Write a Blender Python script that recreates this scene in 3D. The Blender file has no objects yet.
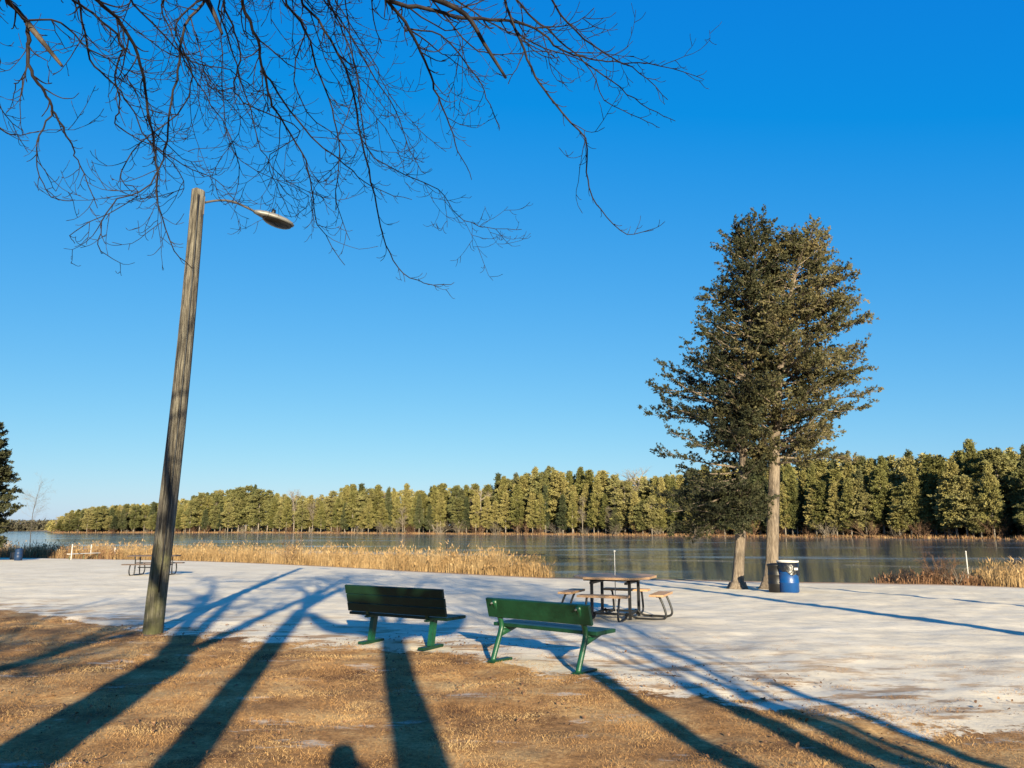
import bpy, math, random
import numpy as np
from mathutils import Vector, Matrix

random.seed(7)
RNG = np.random.default_rng(11)
R = math.radians
sc = bpy.context.scene
COL = sc.collection

# ------------------------------------------------------------------ camera
F = 770.0
H = 1.6
PITCH = R(10.6)
cam_d = bpy.data.cameras.new('camera')
cam_d.sensor_width = 36.0
cam_d.lens = F / 1024 * 36.0
cam_d.clip_start = 0.05
cam_d.clip_end = 5000
cam = bpy.data.objects.new('camera', cam_d)
cam.location = (0, 0, H)
cam.rotation_euler = (R(90) + PITCH, 0, 0)
COL.objects.link(cam)
sc.camera = cam

SUN_EL = R(14.8)
SHADOW_AZ = R(-11.0)                       # shadows run this way (from +Y)
SV = np.array([math.sin(SHADOW_AZ), math.cos(SHADOW_AZ)])

def ray(px, py):
    a = (np.asarray(px, float) - 512) / F
    b = (384 - np.asarray(py, float)) / F
    c, s = math.cos(PITCH), math.sin(PITCH)
    return a, c - b * s, s + b * c

def az_of(px, py=540):
    x, y, z = ray(px, py)
    return np.arctan2(x, y)

def pt(px, py, dist):
    """point at horizontal distance dist seen at a photo position"""
    x, y, z = ray(px, py)
    h = math.hypot(x, y)
    return Vector((x / h * dist, y / h * dist, H + z / h * dist))

# ------------------------------------------------------------------ terrain
WATER = -0.6
def tab(rows, level):
    A, D = [], []
    for px, py in rows:
        x, y, z = ray(px, py)
        h = math.hypot(x, y)
        A.append(math.atan2(x, y)); D.append((level - H) / z * h)
    return np.array(A), np.array(D)

SH_A, SH_D = tab([(-200, 556), (0, 557.5), (100, 559), (200, 561), (300, 565), (400, 570.5), (480, 574.5), (545, 577.5),
                  (620, 578.5), (720, 580.5), (800, 582), (870, 583), (940, 584), (1024, 587), (1200, 592)], WATER)
GR_A, GR_D = tab([(-300, 592), (-100, 600), (0, 607), (80, 619), (150, 633), (240, 640), (330, 646), (420, 652), (480, 659),
                  (560, 676), (640, 688), (720, 700), (820, 714), (920, 726), (1024, 737), (1200, 755)], 0.0)
FA_A = az_of(np.array([-300, -50, 20, 46, 53, 150, 250, 340, 450, 600, 700, 850, 1024, 1300.]))
FA_D = np.array([600, 700, 700, 680, 400, 390, 370, 325, 285, 240, 222, 198, 182, 170.])

def shore(az):
    d = np.interp(az, SH_A, SH_D)
    k = np.clip((np.abs(az) - R(62)) / R(14), 0, 1)
    return d + k ** 2 * 6000
def farshore(az): return np.interp(az, FA_A, FA_D)
def grassline(az):
    d = np.interp(az, GR_A, GR_D)
    return d + np.clip((np.abs(az) - R(60)) / R(10), 0, 1) * 2000

_w = np.random.default_rng(3)
WAVES = [(lam, _w.uniform(0, 2 * math.pi), _w.uniform(0, 6.28)) for lam in np.geomspace(0.35, 3.2, 26)]
def bumps(x, y):
    z = np.zeros_like(x)
    for lam, th, ph in WAVES:
        z = z + np.sin((x * math.cos(th) + y * math.sin(th)) * 2 * math.pi / lam + ph) * lam ** 0.75
    return z * 0.0021
def zfun(x, y, fine=True):
    x = np.asarray(x, float); y = np.asarray(y, float)
    D = np.hypot(x, y); az = np.arctan2(x, y)
    Ds = shore(az); Df = farshore(az)
    t = np.clip((D - 12) / np.maximum(Ds - 12, 1), 0, None)
    z = -0.6 * np.minimum(t, 1) ** 1.25
    z = np.where(D > Ds, -0.6 - np.clip((D - Ds) * 0.05, 0, 1.4), z)
    up = np.where(D > Df, -0.55 + np.clip((D - Df) * 0.035, 0, 3.5), -0.55 - np.clip((Df - D) * 0.1, 0, 1.45))
    z = np.where((D > (Ds + Df) / 2) & (Ds < 1000), up, z)
    if fine:
        amp = np.clip(1.0 - (D - 25) / 40, 0.15, 1) * np.clip((Ds - D) / 4, 0, 1)
        z = z + bumps(x, y) * amp
    return z
def gz(x, y): return float(zfun(np.array([x]), np.array([y]))[0])
def ground(px, py):
    x, y, z = ray(px, py)
    h = math.hypot(x, y); lo, hi = 1.0, 300.0
    for _ in range(60):
        m = (lo + hi) / 2
        if H + z / h * m > float(zfun(x / h * m, y / h * m, False)): lo = m
        else: hi = m
    return Vector((x / h * lo, y / h * lo, gz(x / h * lo, y / h * lo)))

# ------------------------------------------------------------------ materials
def mat(name, cols, scale=5.0, rough=0.8, bump=0.0, bscale=None, stretch=(1, 1, 1), detail=6.0, rand=0.0, lo=0.3, hi=0.7,
        spec=0.3, metallic=0.0, trans=0.0, bdist=0.02):
    m = bpy.data.materials.new(name); m.use_nodes = True
    nt = m.node_tree; N = nt.nodes; L = nt.links
    b = N['Principled BSDF']
    b.inputs['Roughness'].default_value = rough
    b.inputs['Specular IOR Level'].default_value = spec
    b.inputs['Metallic'].default_value = metallic
    tc = N.new('ShaderNodeTexCoord'); mp = N.new('ShaderNodeMapping')
    mp.inputs['Scale'].default_value = stretch
    L.new(tc.outputs['Object'], mp.inputs['Vector'])
    no = N.new('ShaderNodeTexNoise'); no.inputs['Scale'].default_value = scale; no.inputs['Detail'].default_value = detail
    no.inputs['Roughness'].default_value = 0.62
    L.new(mp.outputs[0], no.inputs['Vector'])
    rp = N.new('ShaderNodeValToRGB')
    els = rp.color_ramp.elements
    while len(els) < len(cols): els.new(0.5)
    for i, c in enumerate(cols):
        els[i].position = lo + (hi - lo) * i / max(1, len(cols) - 1)
        els[i].color = (*c, 1)
    src = no.outputs['Fac']
    if rand:
        oi = N.new('ShaderNodeObjectInfo')
        ma = N.new('ShaderNodeMath'); ma.operation = 'MULTIPLY_ADD'
        ma.inputs[1].default_value = rand; ma.inputs[2].default_value = -rand / 2
        L.new(oi.outputs['Random'], ma.inputs[0])
        ad = N.new('ShaderNodeMath'); ad.operation = 'ADD'
        L.new(src, ad.inputs[0]); L.new(ma.outputs[0], ad.inputs[1]); src = ad.outputs[0]
    L.new(src, rp.inputs['Fac'])
    L.new(rp.outputs['Color'], b.inputs['Base Color'])
    if bump:
        n2 = N.new('ShaderNodeTexNoise'); n2.inputs['Scale'].default_value = bscale or scale * 3; n2.inputs['Detail'].default_value = 5
        L.new(mp.outputs[0], n2.inputs['Vector'])
        bp = N.new('ShaderNodeBump'); bp.inputs['Strength'].default_value = bump; bp.inputs['Distance'].default_value = bdist
        L.new(n2.outputs['Fac'], bp.inputs['Height']); L.new(bp.outputs['Normal'], b.inputs['Normal'])
    if trans:
        tr = N.new('ShaderNodeBsdfTranslucent'); mx = N.new('ShaderNodeMixShader'); mx.inputs[0].default_value = trans
        L.new(rp.outputs['Color'], tr.inputs['Color'])
        L.new(b.outputs[0], mx.inputs[1]); L.new(tr.outputs[0], mx.inputs[2])
        L.new(mx.outputs[0], N['Material Output'].inputs['Surface'])
    return m

M = {}
M['pole_wood'] = mat('weathered_pole_wood', [(0.02, 0.017, 0.014), (0.1, 0.088, 0.068), (0.2, 0.185, 0.145)], 8, 0.85, 1.0, 26, (5, 5, 0.3), lo=0.37, hi=0.66)
def lichen(m):
    """greenish lichen low on the pole and around knots"""
    nt = m.node_tree; N = nt.nodes; L = nt.links
    b = N['Principled BSDF']; src = b.inputs['Base Color'].links[0].from_socket
    tc = N.new('ShaderNodeTexCoord'); sp = N.new('ShaderNodeSeparateXYZ'); L.new(tc.outputs['Object'], sp.inputs[0])
    no = N.new('ShaderNodeTexNoise'); no.inputs['Scale'].default_value = 5; no.inputs['Detail'].default_value = 6
    L.new(tc.outputs['Object'], no.inputs['Vector'])
    mr = N.new('ShaderNodeMapRange'); mr.inputs[1].default_value = 2.6; mr.inputs[2].default_value = 0.0
    mr.inputs[3].default_value = -0.1; mr.inputs[4].default_value = 0.33
    L.new(sp.outputs['Z'], mr.inputs[0])
    ad = N.new('ShaderNodeMath'); ad.operation = 'ADD'; L.new(no.outputs['Fac'], ad.inputs[0]); L.new(mr.outputs[0], ad.inputs[1])
    m2 = N.new('ShaderNodeMapRange'); m2.inputs[1].default_value = 0.55; m2.inputs[2].default_value = 0.95
    L.new(ad.outputs[0], m2.inputs[0])
    mx = N.new('ShaderNodeMix'); mx.data_type = 'RGBA'
    L.new(m2.outputs[0], mx.inputs[0]); L.new(src, mx.inputs[6]); mx.inputs[7].default_value = (0.1, 0.1, 0.045, 1)
    L.new(mx.outputs[2], b.inputs['Base Color'])
lichen(M['pole_wood'])
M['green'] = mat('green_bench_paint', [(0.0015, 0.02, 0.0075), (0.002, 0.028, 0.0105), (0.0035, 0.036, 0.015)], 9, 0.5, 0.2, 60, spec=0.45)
M['green_shaded'] = mat('shaded_green_bench_paint', [(0.001, 0.011, 0.0045), (0.0015, 0.016, 0.0065), (0.003, 0.022, 0.01)], 9, 0.55, 0.2, 60, spec=0.35)  # dark green, deepened further to carry the shade on the left bench
M['green_steel'] = mat('green_leg_paint', [(0.003, 0.035, 0.014), (0.004, 0.05, 0.02), (0.008, 0.06, 0.026)], 14, 0.42, 0.12, 70, spec=0.5)
M['table_wood'] = mat('varnished_table_wood', [(0.28, 0.165, 0.09), (0.38, 0.235, 0.13), (0.45, 0.29, 0.17)], 6, 0.6, 0.3, 40, (1, 8, 8))
M['black_steel'] = mat('black_coated_steel', [(0.003, 0.003, 0.0035), (0.008, 0.008, 0.009)], 20, 0.5, spec=0.5)
M['grey_metal'] = mat('grey_cast_metal', [(0.13, 0.13, 0.125), (0.2, 0.2, 0.19)], 12, 0.5, 0.1, 50, metallic=0.3)
M['dull_metal'] = mat('dull_weathered_metal', [(0.045, 0.04, 0.036), (0.08, 0.072, 0.065)], 12, 0.6)
M['lens'] = mat('smoked_lens', [(0.003, 0.003, 0.003), (0.006, 0.006, 0.006)], 10, 0.2, spec=0.5)
M['blue'] = mat('blue_barrel_plastic', [(0.001, 0.036, 0.14), (0.002, 0.05, 0.185)], 8, 0.4, 0.1, 30, spec=0.5)
M['dark_blue'] = mat('dark_blue_plastic', [(0.006, 0.02, 0.06), (0.008, 0.03, 0.085)], 8, 0.5)
M['black_plastic'] = mat('black_plastic', [(0.002, 0.002, 0.0025), (0.005, 0.005, 0.006)], 8, 0.5, 0.2, 25, spec=0.5)
M['bag'] = mat('black_bag_film', [(0.003, 0.003, 0.0035), (0.008, 0.008, 0.009)], 14, 0.35, 0.8, 16, spec=0.6)
M['white'] = mat('white_paint', [(0.34, 0.33, 0.31), (0.5, 0.49, 0.47)], 7, 0.55, 0.1, 40)
M['cedar_bark'] = mat('cedar_bark', [(0.07, 0.052, 0.038), (0.17, 0.134, 0.1), (0.25, 0.205, 0.16)], 6, 0.9, 1.0, 14, (5, 5, 0.45), bdist=0.04)
M['bark'] = mat('grey_bark', [(0.025, 0.021, 0.018), (0.06, 0.052, 0.045), (0.11, 0.1, 0.09)], 9, 0.9, 0.7, 26, (2, 2, 0.6))
M['twig'] = mat('dark_twig_bark', [(0.008, 0.006, 0.007), (0.016, 0.012, 0.013), (0.03, 0.024, 0.022)], 14, 0.75)
M['pale_wood'] = mat('bare_pale_wood', [(0.03, 0.023, 0.017), (0.09, 0.07, 0.05)], 12, 0.8, 0.4, 50, (3, 3, 0.6))
M['far_bark'] = mat('far_pale_bark', [(0.12, 0.1, 0.08), (0.24, 0.21, 0.175)], 2, 0.9)
M['far_twig'] = mat('far_grey_twigs', [(0.11, 0.09, 0.068), (0.19, 0.16, 0.125)], 1.2, 0.9, rand=0.4)
M['rust_twig'] = mat('rusty_shrub_twigs', [(0.07, 0.037, 0.022), (0.14, 0.085, 0.05)], 1.2, 0.9, rand=0.4)
M['cedar_shaded'] = mat('shaded_cedar_foliage', [(0.016, 0.022, 0.011), (0.038, 0.042, 0.018), (0.075, 0.07, 0.03)], 1.6, 0.75, trans=0.12)  # cedar green with the left tree's shade darkened into the colour
M['cedar_bronze'] = mat('bronze_cedar_foliage', [(0.04, 0.046, 0.018), (0.095, 0.088, 0.037), (0.19, 0.15, 0.072)], 1.3, 0.75, trans=0.15)
M['far_cedar'] = mat('olive_far_foliage', [(0.085, 0.09, 0.026), (0.16, 0.15, 0.046), (0.245, 0.21, 0.075)], 0.22, 0.85, rand=0.36, trans=0.08)
M['far_pine'] = mat('green_far_foliage', [(0.09, 0.096, 0.033), (0.165, 0.158, 0.056), (0.25, 0.22, 0.088)], 0.22, 0.85, rand=0.36, trans=0.08)
M['far_brown'] = mat('brown_far_woodland', [(0.04, 0.04, 0.026), (0.075, 0.068, 0.045), (0.11, 0.095, 0.065)], 0.05, 0.9)
M['far_dark'] = mat('dark_far_foliage', [(0.035, 0.045, 0.02), (0.065, 0.075, 0.03), (0.1, 0.1, 0.045)], 0.25, 0.85, rand=0.3, trans=0.08)
M['reed'] = mat('straw_reed', [(0.17, 0.1, 0.04), (0.31, 0.2, 0.09), (0.42, 0.3, 0.155)], 1.1, 0.85, lo=0.3, hi=0.68, trans=0.2)
M['reed_rust'] = mat('rusty_reed', [(0.13, 0.066, 0.034), (0.25, 0.14, 0.075)], 0.9, 0.85, trans=0.2)
M['blade'] = mat('dead_grass_blade', [(0.13, 0.064, 0.027), (0.36, 0.207, 0.085), (0.58, 0.405, 0.19)], 1.1, 0.85, detail=10, trans=0.15)
M['leaf'] = mat('fallen_leaf', [(0.05, 0.024, 0.013), (0.15, 0.075, 0.035), (0.33, 0.2, 0.1)], 40, 0.8)
M['cloth'] = mat('dark_cloth', [(0.02, 0.025, 0.04), (0.03, 0.035, 0.05)], 30, 0.9)
M['rope'] = mat('weathered_rope', [(0.07, 0.07, 0.065), (0.11, 0.11, 0.1)], 12, 0.8)
M['skin'] = mat('skin', [(0.45, 0.27, 0.2), (0.5, 0.31, 0.23)], 20, 0.6)
M['hair'] = mat('brown_hair', [(0.03, 0.02, 0.012), (0.06, 0.035, 0.02)], 60, 0.6)

def ground_material():
    m = bpy.data.materials.new('sand_and_dead_grass'); m.use_nodes = True
    nt = m.node_tree; N = nt.nodes; L = nt.links; b = N['Principled BSDF']
    b.inputs['Roughness'].default_value = 0.95; b.inputs['Specular IOR Level'].default_value = 0.15
    tc = N.new('ShaderNodeTexCoord')
    def noise(scale, detail=6, rough=0.6, st=None):
        n = N.new('ShaderNodeTexNoise'); n.inputs['Scale'].default_value = scale; n.inputs['Detail'].default_value = detail
        n.inputs['Roughness'].default_value = rough
        if st:
            mp = N.new('ShaderNodeMapping'); mp.inputs['Scale'].default_value = st; L.new(tc.outputs['Object'], mp.inputs[0]); L.new(mp.outputs[0], n.inputs[0])
        else: L.new(tc.outputs['Object'], n.inputs[0])
        return n.outputs['Fac']
    def ramp(fac, stops):
        r = N.new('ShaderNodeValToRGB'); e = r.color_ramp.elements
        while len(e) < len(stops): e.new(0.5)
        for i, (p, c) in enumerate(stops): e[i].position = p; e[i].color = (*c, 1)
        L.new(fac, r.inputs[0]); return r.outputs[0]
    def math_(op, a, b_=None):
        n = N.new('ShaderNodeMath'); n.operation = op
        for i, v in enumerate((a, b_)):
            if v is None: continue
            if isinstance(v, (int, float)): n.inputs[i].default_value = v
            else: L.new(v, n.inputs[i])
        return n.outputs[0]
    def rng(v, a, c, lo=0.0, hi=1.0):
        n = N.new('ShaderNodeMapRange'); n.inputs[1].default_value = a; n.inputs[2].default_value = c; n.inputs[3].default_value = lo; n.inputs[4].default_value = hi
        L.new(v, n.inputs[0]); return n.outputs[0]
    def mix(f, a, b_):
        n = N.new('ShaderNodeMix'); n.data_type = 'RGBA'
        for i, v in ((0, f), (6, a), (7, b_)):
            if isinstance(v, tuple): n.inputs[i].default_value = (*v, 1)
            else: L.new(v, n.inputs[i])
        return n.outputs[2]
    ga = N.new('ShaderNodeAttribute'); ga.attribute_name = 'grass_depth'
    sa = N.new('ShaderNodeAttribute'); sa.attribute_name = 'shore_depth'
    g = ga.outputs['Fac']; s = sa.outputs['Fac']
    # sand
    sand = ramp(noise(0.55, 9, 0.62), [(0.3, (0.54, 0.47, 0.355)), (0.5, (0.66, 0.575, 0.425)), (0.72, (0.72, 0.64, 0.495))])
    fleck = ramp(noise(3.2, 10, 0.78), [(0.36, (0.42, 0.36, 0.3)), (0.46, (1, 1, 1))])
    mm = N.new('ShaderNodeMix'); mm.data_type = 'RGBA'; mm.blend_type = 'MULTIPLY'; mm.inputs[0].default_value = 0.34
    L.new(sand, mm.inputs[6]); L.new(fleck, mm.inputs[7]); sand = mm.outputs[2]
    # straggling straw on the sand
    straw = math_('MULTIPLY', rng(noise(1.5, 9, 0.68, (0.8, 1.9, 1)), 0.5, 0.575), rng(g, -5.5, -1.0))
    sand = mix(math_('MULTIPLY', straw, 0.9), sand, (0.33, 0.2, 0.1))
    # wet, brown litter line at the water
    wr = math_('ADD', s, math_('MULTIPLY', noise(1.2, 6), 1.6))
    sand = mix(rng(wr, 3.0, 1.3), sand, (0.3, 0.18, 0.1))
    # dead grass
    grass = ramp(noise(0.8, 10, 0.72), [(0.36, (0.12, 0.058, 0.025)), (0.5, (0.36, 0.2, 0.08)), (0.64, (0.58, 0.39, 0.18))])
    fine = ramp(noise(24, 8, 0.8), [(0.35, (0.35, 0.33, 0.3)), (0.62, (1.15, 1.12, 1.05))])
    m3 = N.new('ShaderNodeMix'); m3.data_type = 'RGBA'; m3.blend_type = 'MULTIPLY'; m3.inputs[0].default_value = 0.9
    L.new(grass, m3.inputs[6]); L.new(fine, m3.inputs[7]); grass = m3.outputs[2]
    # thin sandy bald spots in the turf
    bald = rng(noise(1.1, 10, 0.74, (0.7, 1.8, 1)), 0.585, 0.64)
    grass = mix(math_('MULTIPLY', bald, 0.7), grass, (0.5, 0.44, 0.36))
    gm = math_('ADD', g, math_('MULTIPLY', math_('SUBTRACT', noise(1.3, 9, 0.7), 0.5), 3.2))
    gmask = rng(math_('ADD', gm, math_('MULTIPLY', math_('SUBTRACT', noise(14, 6, 0.75), 0.5), 1.2)), -0.06, 0.1)
    col = mix(gmask, sand, grass)
    # far bank: tan litter
    col = mix(rng(s, -60, -70), col, (0.19, 0.145, 0.095))
    L.new(col, b.inputs['Base Color'])
    hgt = math_('ADD', math_('MULTIPLY', noise(2.2, 8, 0.62), 1.0), math_('MULTIPLY', noise(13, 6, 0.75), 0.34))
    bp = N.new('ShaderNodeBump'); bp.inputs['Strength'].default_value = 0.5; bp.inputs['Distance'].default_value = 0.036
    L.new(hgt, bp.inputs['Height']); L.new(bp.outputs[0], b.inputs['Normal'])
    return m
M['ground'] = ground_material()

def water_material():
    m = bpy.data.materials.new('thin_lake_ice'); m.use_nodes = True
    nt = m.node_tree; N = nt.nodes; L = nt.links; b = N['Principled BSDF']
    tc = N.new('ShaderNodeTexCoord')
    def noise(scale, st, detail=5, rough=0.55):
        mp = N.new('ShaderNodeMapping'); mp.inputs['Scale'].default_value = st; L.new(tc.outputs['Object'], mp.inputs[0])
        n = N.new('ShaderNodeTexNoise'); n.inputs['Scale'].default_value = scale; n.inputs['Detail'].default_value = detail; n.inputs['Roughness'].default_value = rough
        L.new(mp.outputs[0], n.inputs[0]); return n.outputs['Fac']
    def rng(v, a, c, lo=0.0, hi=1.0):
        n = N.new('ShaderNodeMapRange'); n.inputs[1].default_value = a; n.inputs[2].default_value = c; n.inputs[3].default_value = lo; n.inputs[4].default_value = hi
        L.new(v, n.inputs[0]); return n.outputs[0]
    frost = rng(noise(0.06, (0.5, 1.6, 1), 8, 0.65), 0.5, 0.74)
    cr = N.new('ShaderNodeValToRGB'); e = cr.color_ramp.elements
    e[0].color = (0.075, 0.085, 0.09, 1); e[1].color = (0.17, 0.185, 0.2, 1)
    L.new(frost, cr.inputs[0]); L.new(cr.outputs[0], b.inputs['Base Color'])
    L.new(rng(frost, 0, 1, 0.085, 0.24), b.inputs['Roughness'])
    b.inputs['IOR'].default_value = 1.33
    bp = N.new('ShaderNodeBump'); bp.inputs['Strength'].default_value = 0.06; bp.inputs['Distance'].default_value = 0.02
    L.new(noise(1.4, (1, 1, 1), 3), bp.inputs['Height']); L.new(bp.outputs[0], b.inputs['Normal'])
    return m
M['water'] = water_material()

# ------------------------------------------------------------------ mesh helpers
class MB:
    def __init__(self): self.v = []; self.f = []; self.m = []; self.n = 0
    def add(self, v, f, mi=0):
        v = [tuple(p) for p in v]
        self.v += v; self.f += [tuple(i + self.n for i in q) for q in f]; self.m += [mi] * len(f); self.n += len(v)
    def tube(self, pts, rad, sides=6, cap=True, mi=0, flat=1.0):
        pts = [Vector(p) for p in pts]
        if isinstance(rad, (int, float)): rad = [rad] * len(pts)
        vs = []; fs = []; up = None
        for i, p in enumerate(pts):
            d = pts[min(i + 1, len(pts) - 1)] - pts[max(i - 1, 0)]
            d = d.normalized() if d.length > 1e-9 else Vector((0, 0, 1))
            if up is None:
                up = d.orthogonal().normalized()
                if abs(d.z) > 0.9: up = (Vector((1, 0, 0)) - d * d.x).normalized()
            u = (up - d * up.dot(d)); u = u.normalized() if u.length > 1e-6 else d.orthogonal().normalized()
            up = u; w = d.cross(u)
            for k in range(sides):
                a = 2 * math.pi * k / sides
                vs.append(p + (u * math.cos(a) + w * (math.sin(a) * flat)) * rad[i])
        for i in range(len(pts) - 1):
            for k in range(sides):
                k2 = (k + 1) % sides
                fs.append((i * sides + k, i * sides + k2, (i + 1) * sides + k2, (i + 1) * sides + k))
        if cap:
            fs.append(tuple(range(sides - 1, -1, -1))); o = (len(pts) - 1) * sides; fs.append(tuple(o + k for k in range(sides)))
        self.add(vs, fs, mi)
    def box(self, c, s, rot=None, bev=0.0, mi=0):
        x, y, z = s[0] / 2, s[1] / 2, s[2] / 2
        if bev <= 0:
            v = [Vector((a * x, b * y, d * z)) for a in (-1, 1) for b in (-1, 1) for d in (-1, 1)]
            f = [(0, 1, 3, 2), (4, 6, 7, 5), (0, 4, 5, 1), (2, 3, 7, 6), (0, 2, 6, 4), (1, 5, 7, 3)]
        else:      # chamfered: octagon profile in the two short axes would be overkill; chamfer all edges via three shells
            q = bev; v = []; f = []
            for sx in (-1, 1):
                for (yy, zz) in ((-y + q, -z), (y - q, -z), (y, -z + q), (y, z - q), (y - q, z), (-y + q, z), (-y, z - q), (-y, -z + q)):
                    v.append(Vector((sx * x, yy, zz)))
            f = [tuple(range(7, -1, -1)), tuple(range(8, 16))] + [(k, (k + 1) % 8, 8 + (k + 1) % 8, 8 + k) for k in range(8)]
        c = Vector(c)
        if rot is not None: v = [rot @ p for p in v]
        self.add([p + c for p in v], f, mi)
    def lathe(self, prof, n=24, c=(0, 0, 0), mi=0, cap=True):
        vs = [(c[0] + r * math.cos(2 * math.pi * k / n), c[1] + r * math.sin(2 * math.pi * k / n), c[2] + z) for r, z in prof for k in range(n)]
        fs = [(i * n + k, i * n + (k + 1) % n, (i + 1) * n + (k + 1) % n, (i + 1) * n + k) for i in range(len(prof) - 1) for k in range(n)]
        if cap: fs += [tuple(range(n - 1, -1, -1)), tuple((len(prof) - 1) * n + k for k in range(n))]
        self.add(vs, fs, mi)
    def prism(self, poly, z0, z1, mi=0):
        n = len(poly)
        self.add([(x, y, z0) for x, y in poly] + [(x, y, z1) for x, y in poly],
                 [tuple(range(n - 1, -1, -1)), tuple(range(n, 2 * n))] + [(k, (k + 1) % n, n + (k + 1) % n, n + k) for k in range(n)], mi)
    def mesh(self, name, mats, smooth=False, soup=None):
        me = bpy.data.meshes.new(name)
        v = np.array(self.v, float).reshape(-1, 3); loops = [i for q in self.f for i in q]; cnt = [len(q) for q in self.f]; mi = list(self.m)
        nsm = len(cnt)
        if soup is not None:                                   # (tris (n,3,3), material index)
            for T, idx in soup:
                o = len(v); v = np.concatenate([v, T.reshape(-1, 3)])
                loops = np.concatenate([np.array(loops, int), np.arange(o, o + len(T) * 3)]); cnt = list(cnt) + [3] * len(T); mi += [idx] * len(T)
        me.vertices.add(len(v)); me.vertices.foreach_set('co', v.ravel())
        me.loops.add(len(loops)); me.loops.foreach_set('vertex_index', np.array(loops, np.int32))
        cnt = np.array(cnt, np.int32); me.polygons.add(len(cnt))
        me.polygons.foreach_set('loop_start', np.concatenate([[0], np.cumsum(cnt)[:-1]]).astype(np.int32))
        me.polygons.foreach_set('loop_total', cnt)
        me.polygons.foreach_set('material_index', np.array(mi, np.int32))
        sm = np.zeros(len(cnt), bool)
        if smooth: sm[:nsm] = True
        me.polygons.foreach_set('use_smooth', sm)
        for q in (mats if isinstance(mats, (list, tuple)) else [mats]): me.materials.append(q)
        me.update(calc_edges=True); me.validate()
        return me
    def build(self, name, mats, parent=None, smooth=False, soup=None):
        return link(name, self.mesh(name, mats, smooth, soup), parent)

def link(name, data, parent=None, loc=(0, 0, 0)):
    o = bpy.data.objects.new(name, data); COL.objects.link(o); o.location = loc
    if parent: o.parent = parent
    return o
def tag(o, label=None, cat=None, group=None, kind=None):
    if label: o['label'] = label
    if cat: o['category'] = cat
    if group: o['group'] = group
    if kind: o['kind'] = kind
    return o
def empty(name, loc, label, cat, group=None, rz=0.0):
    o = link(name, None, None, loc); o.rotation_euler = (0, 0, rz); o.empty_display_size = 0.3
    return tag(o, label, cat, group)
def smooth_path(P, n=4):
    P = [Vector(p) for p in P]; out = []
    for i in range(len(P) - 1):
        a = P[max(i - 1, 0)]; b = P[i]; c = P[i + 1]; d = P[min(i + 2, len(P) - 1)]
        for k in range(n):
            t = k / n
            out.append(0.5 * ((2 * b) + (c - a) * t + (2 * a - 5 * b + 4 * c - d) * t * t + (3 * b - a - 3 * c + d) * t ** 3))
    out.append(P[-1]); return out
def lerp(a, b, t): return a + (b - a) * t

# ------------------------------------------------------------------ ground and water
def build_ground():
    az = np.unique(np.concatenate([np.arange(-46, 46.01, 0.16), np.arange(-180, -46, 3.0), np.arange(46, 180, 3.0)])); az = np.radians(az)
    rr = np.concatenate([np.linspace(0.25, 3, 12, endpoint=False), np.geomspace(3, 62, 380, endpoint=False), np.geomspace(62, 2500, 110)])
    A, D = np.meshgrid(az, rr, indexing='ij')
    X = np.sin(A) * D; Y = np.cos(A) * D
    Z = zfun(X, Y)
    na, nr = A.shape
    v = np.stack([X, Y, Z], -1).reshape(-1, 3)
    i = np.arange(na)[:, None]; j = np.arange(nr - 1)[None, :]; i2 = (i + 1) % na
    q = np.stack([i * nr + j, i * nr + j + 1, i2 * nr + j + 1, i2 * nr + j], -1).reshape(-1, 4)
    me = bpy.data.meshes.new('ground')
    me.vertices.add(len(v)); me.vertices.foreach_set('co', v.ravel())
    me.loops.add(q.size); me.loops.foreach_set('vertex_index', q.ravel()[:].astype(np.int32))
    me.polygons.add(len(q)); me.polygons.foreach_set('loop_start', (np.arange(len(q)) * 4).astype(np.int32)); me.polygons.foreach_set('loop_total', np.full(len(q), 4, np.int32))
    me.polygons.foreach_set('use_smooth', np.ones(len(q), bool))
    a = me.attributes.new('grass_depth', 'FLOAT', 'POINT'); a.data.foreach_set('value', (grassline(A) - D).ravel().astype(np.float32))
    a = me.attributes.new('shore_depth', 'FLOAT', 'POINT'); a.data.foreach_set('value', np.clip(shore(A) - D, -500, 500).ravel().astype(np.float32))
    me.materials.append(M['ground']); me.update(calc_edges=True); me.validate()
    # orient up
    if me.polygons[len(q) // 2].normal.z < 0: me.flip_normals()
    tag(link('ground', me), kind='structure')
build_ground()

wb = MB()
wa = np.radians(np.linspace(-75, 75, 60))
inner = [(math.sin(a) * 18, math.cos(a) * 18) for a in wa]; outer = [(math.sin(a) * 1500, math.cos(a) * 1500) for a in wa]
for k in range(59):
    wb.add([(*inner[k], WATER), (*outer[k], WATER), (*outer[k + 1], WATER), (*inner[k + 1], WATER)], [(0, 3, 2, 1)])
wo = wb.build('water', M['water'])
if wo.data.polygons[0].normal.z < 0: wo.data.flip_normals()
tag(wo, kind='structure')

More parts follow.
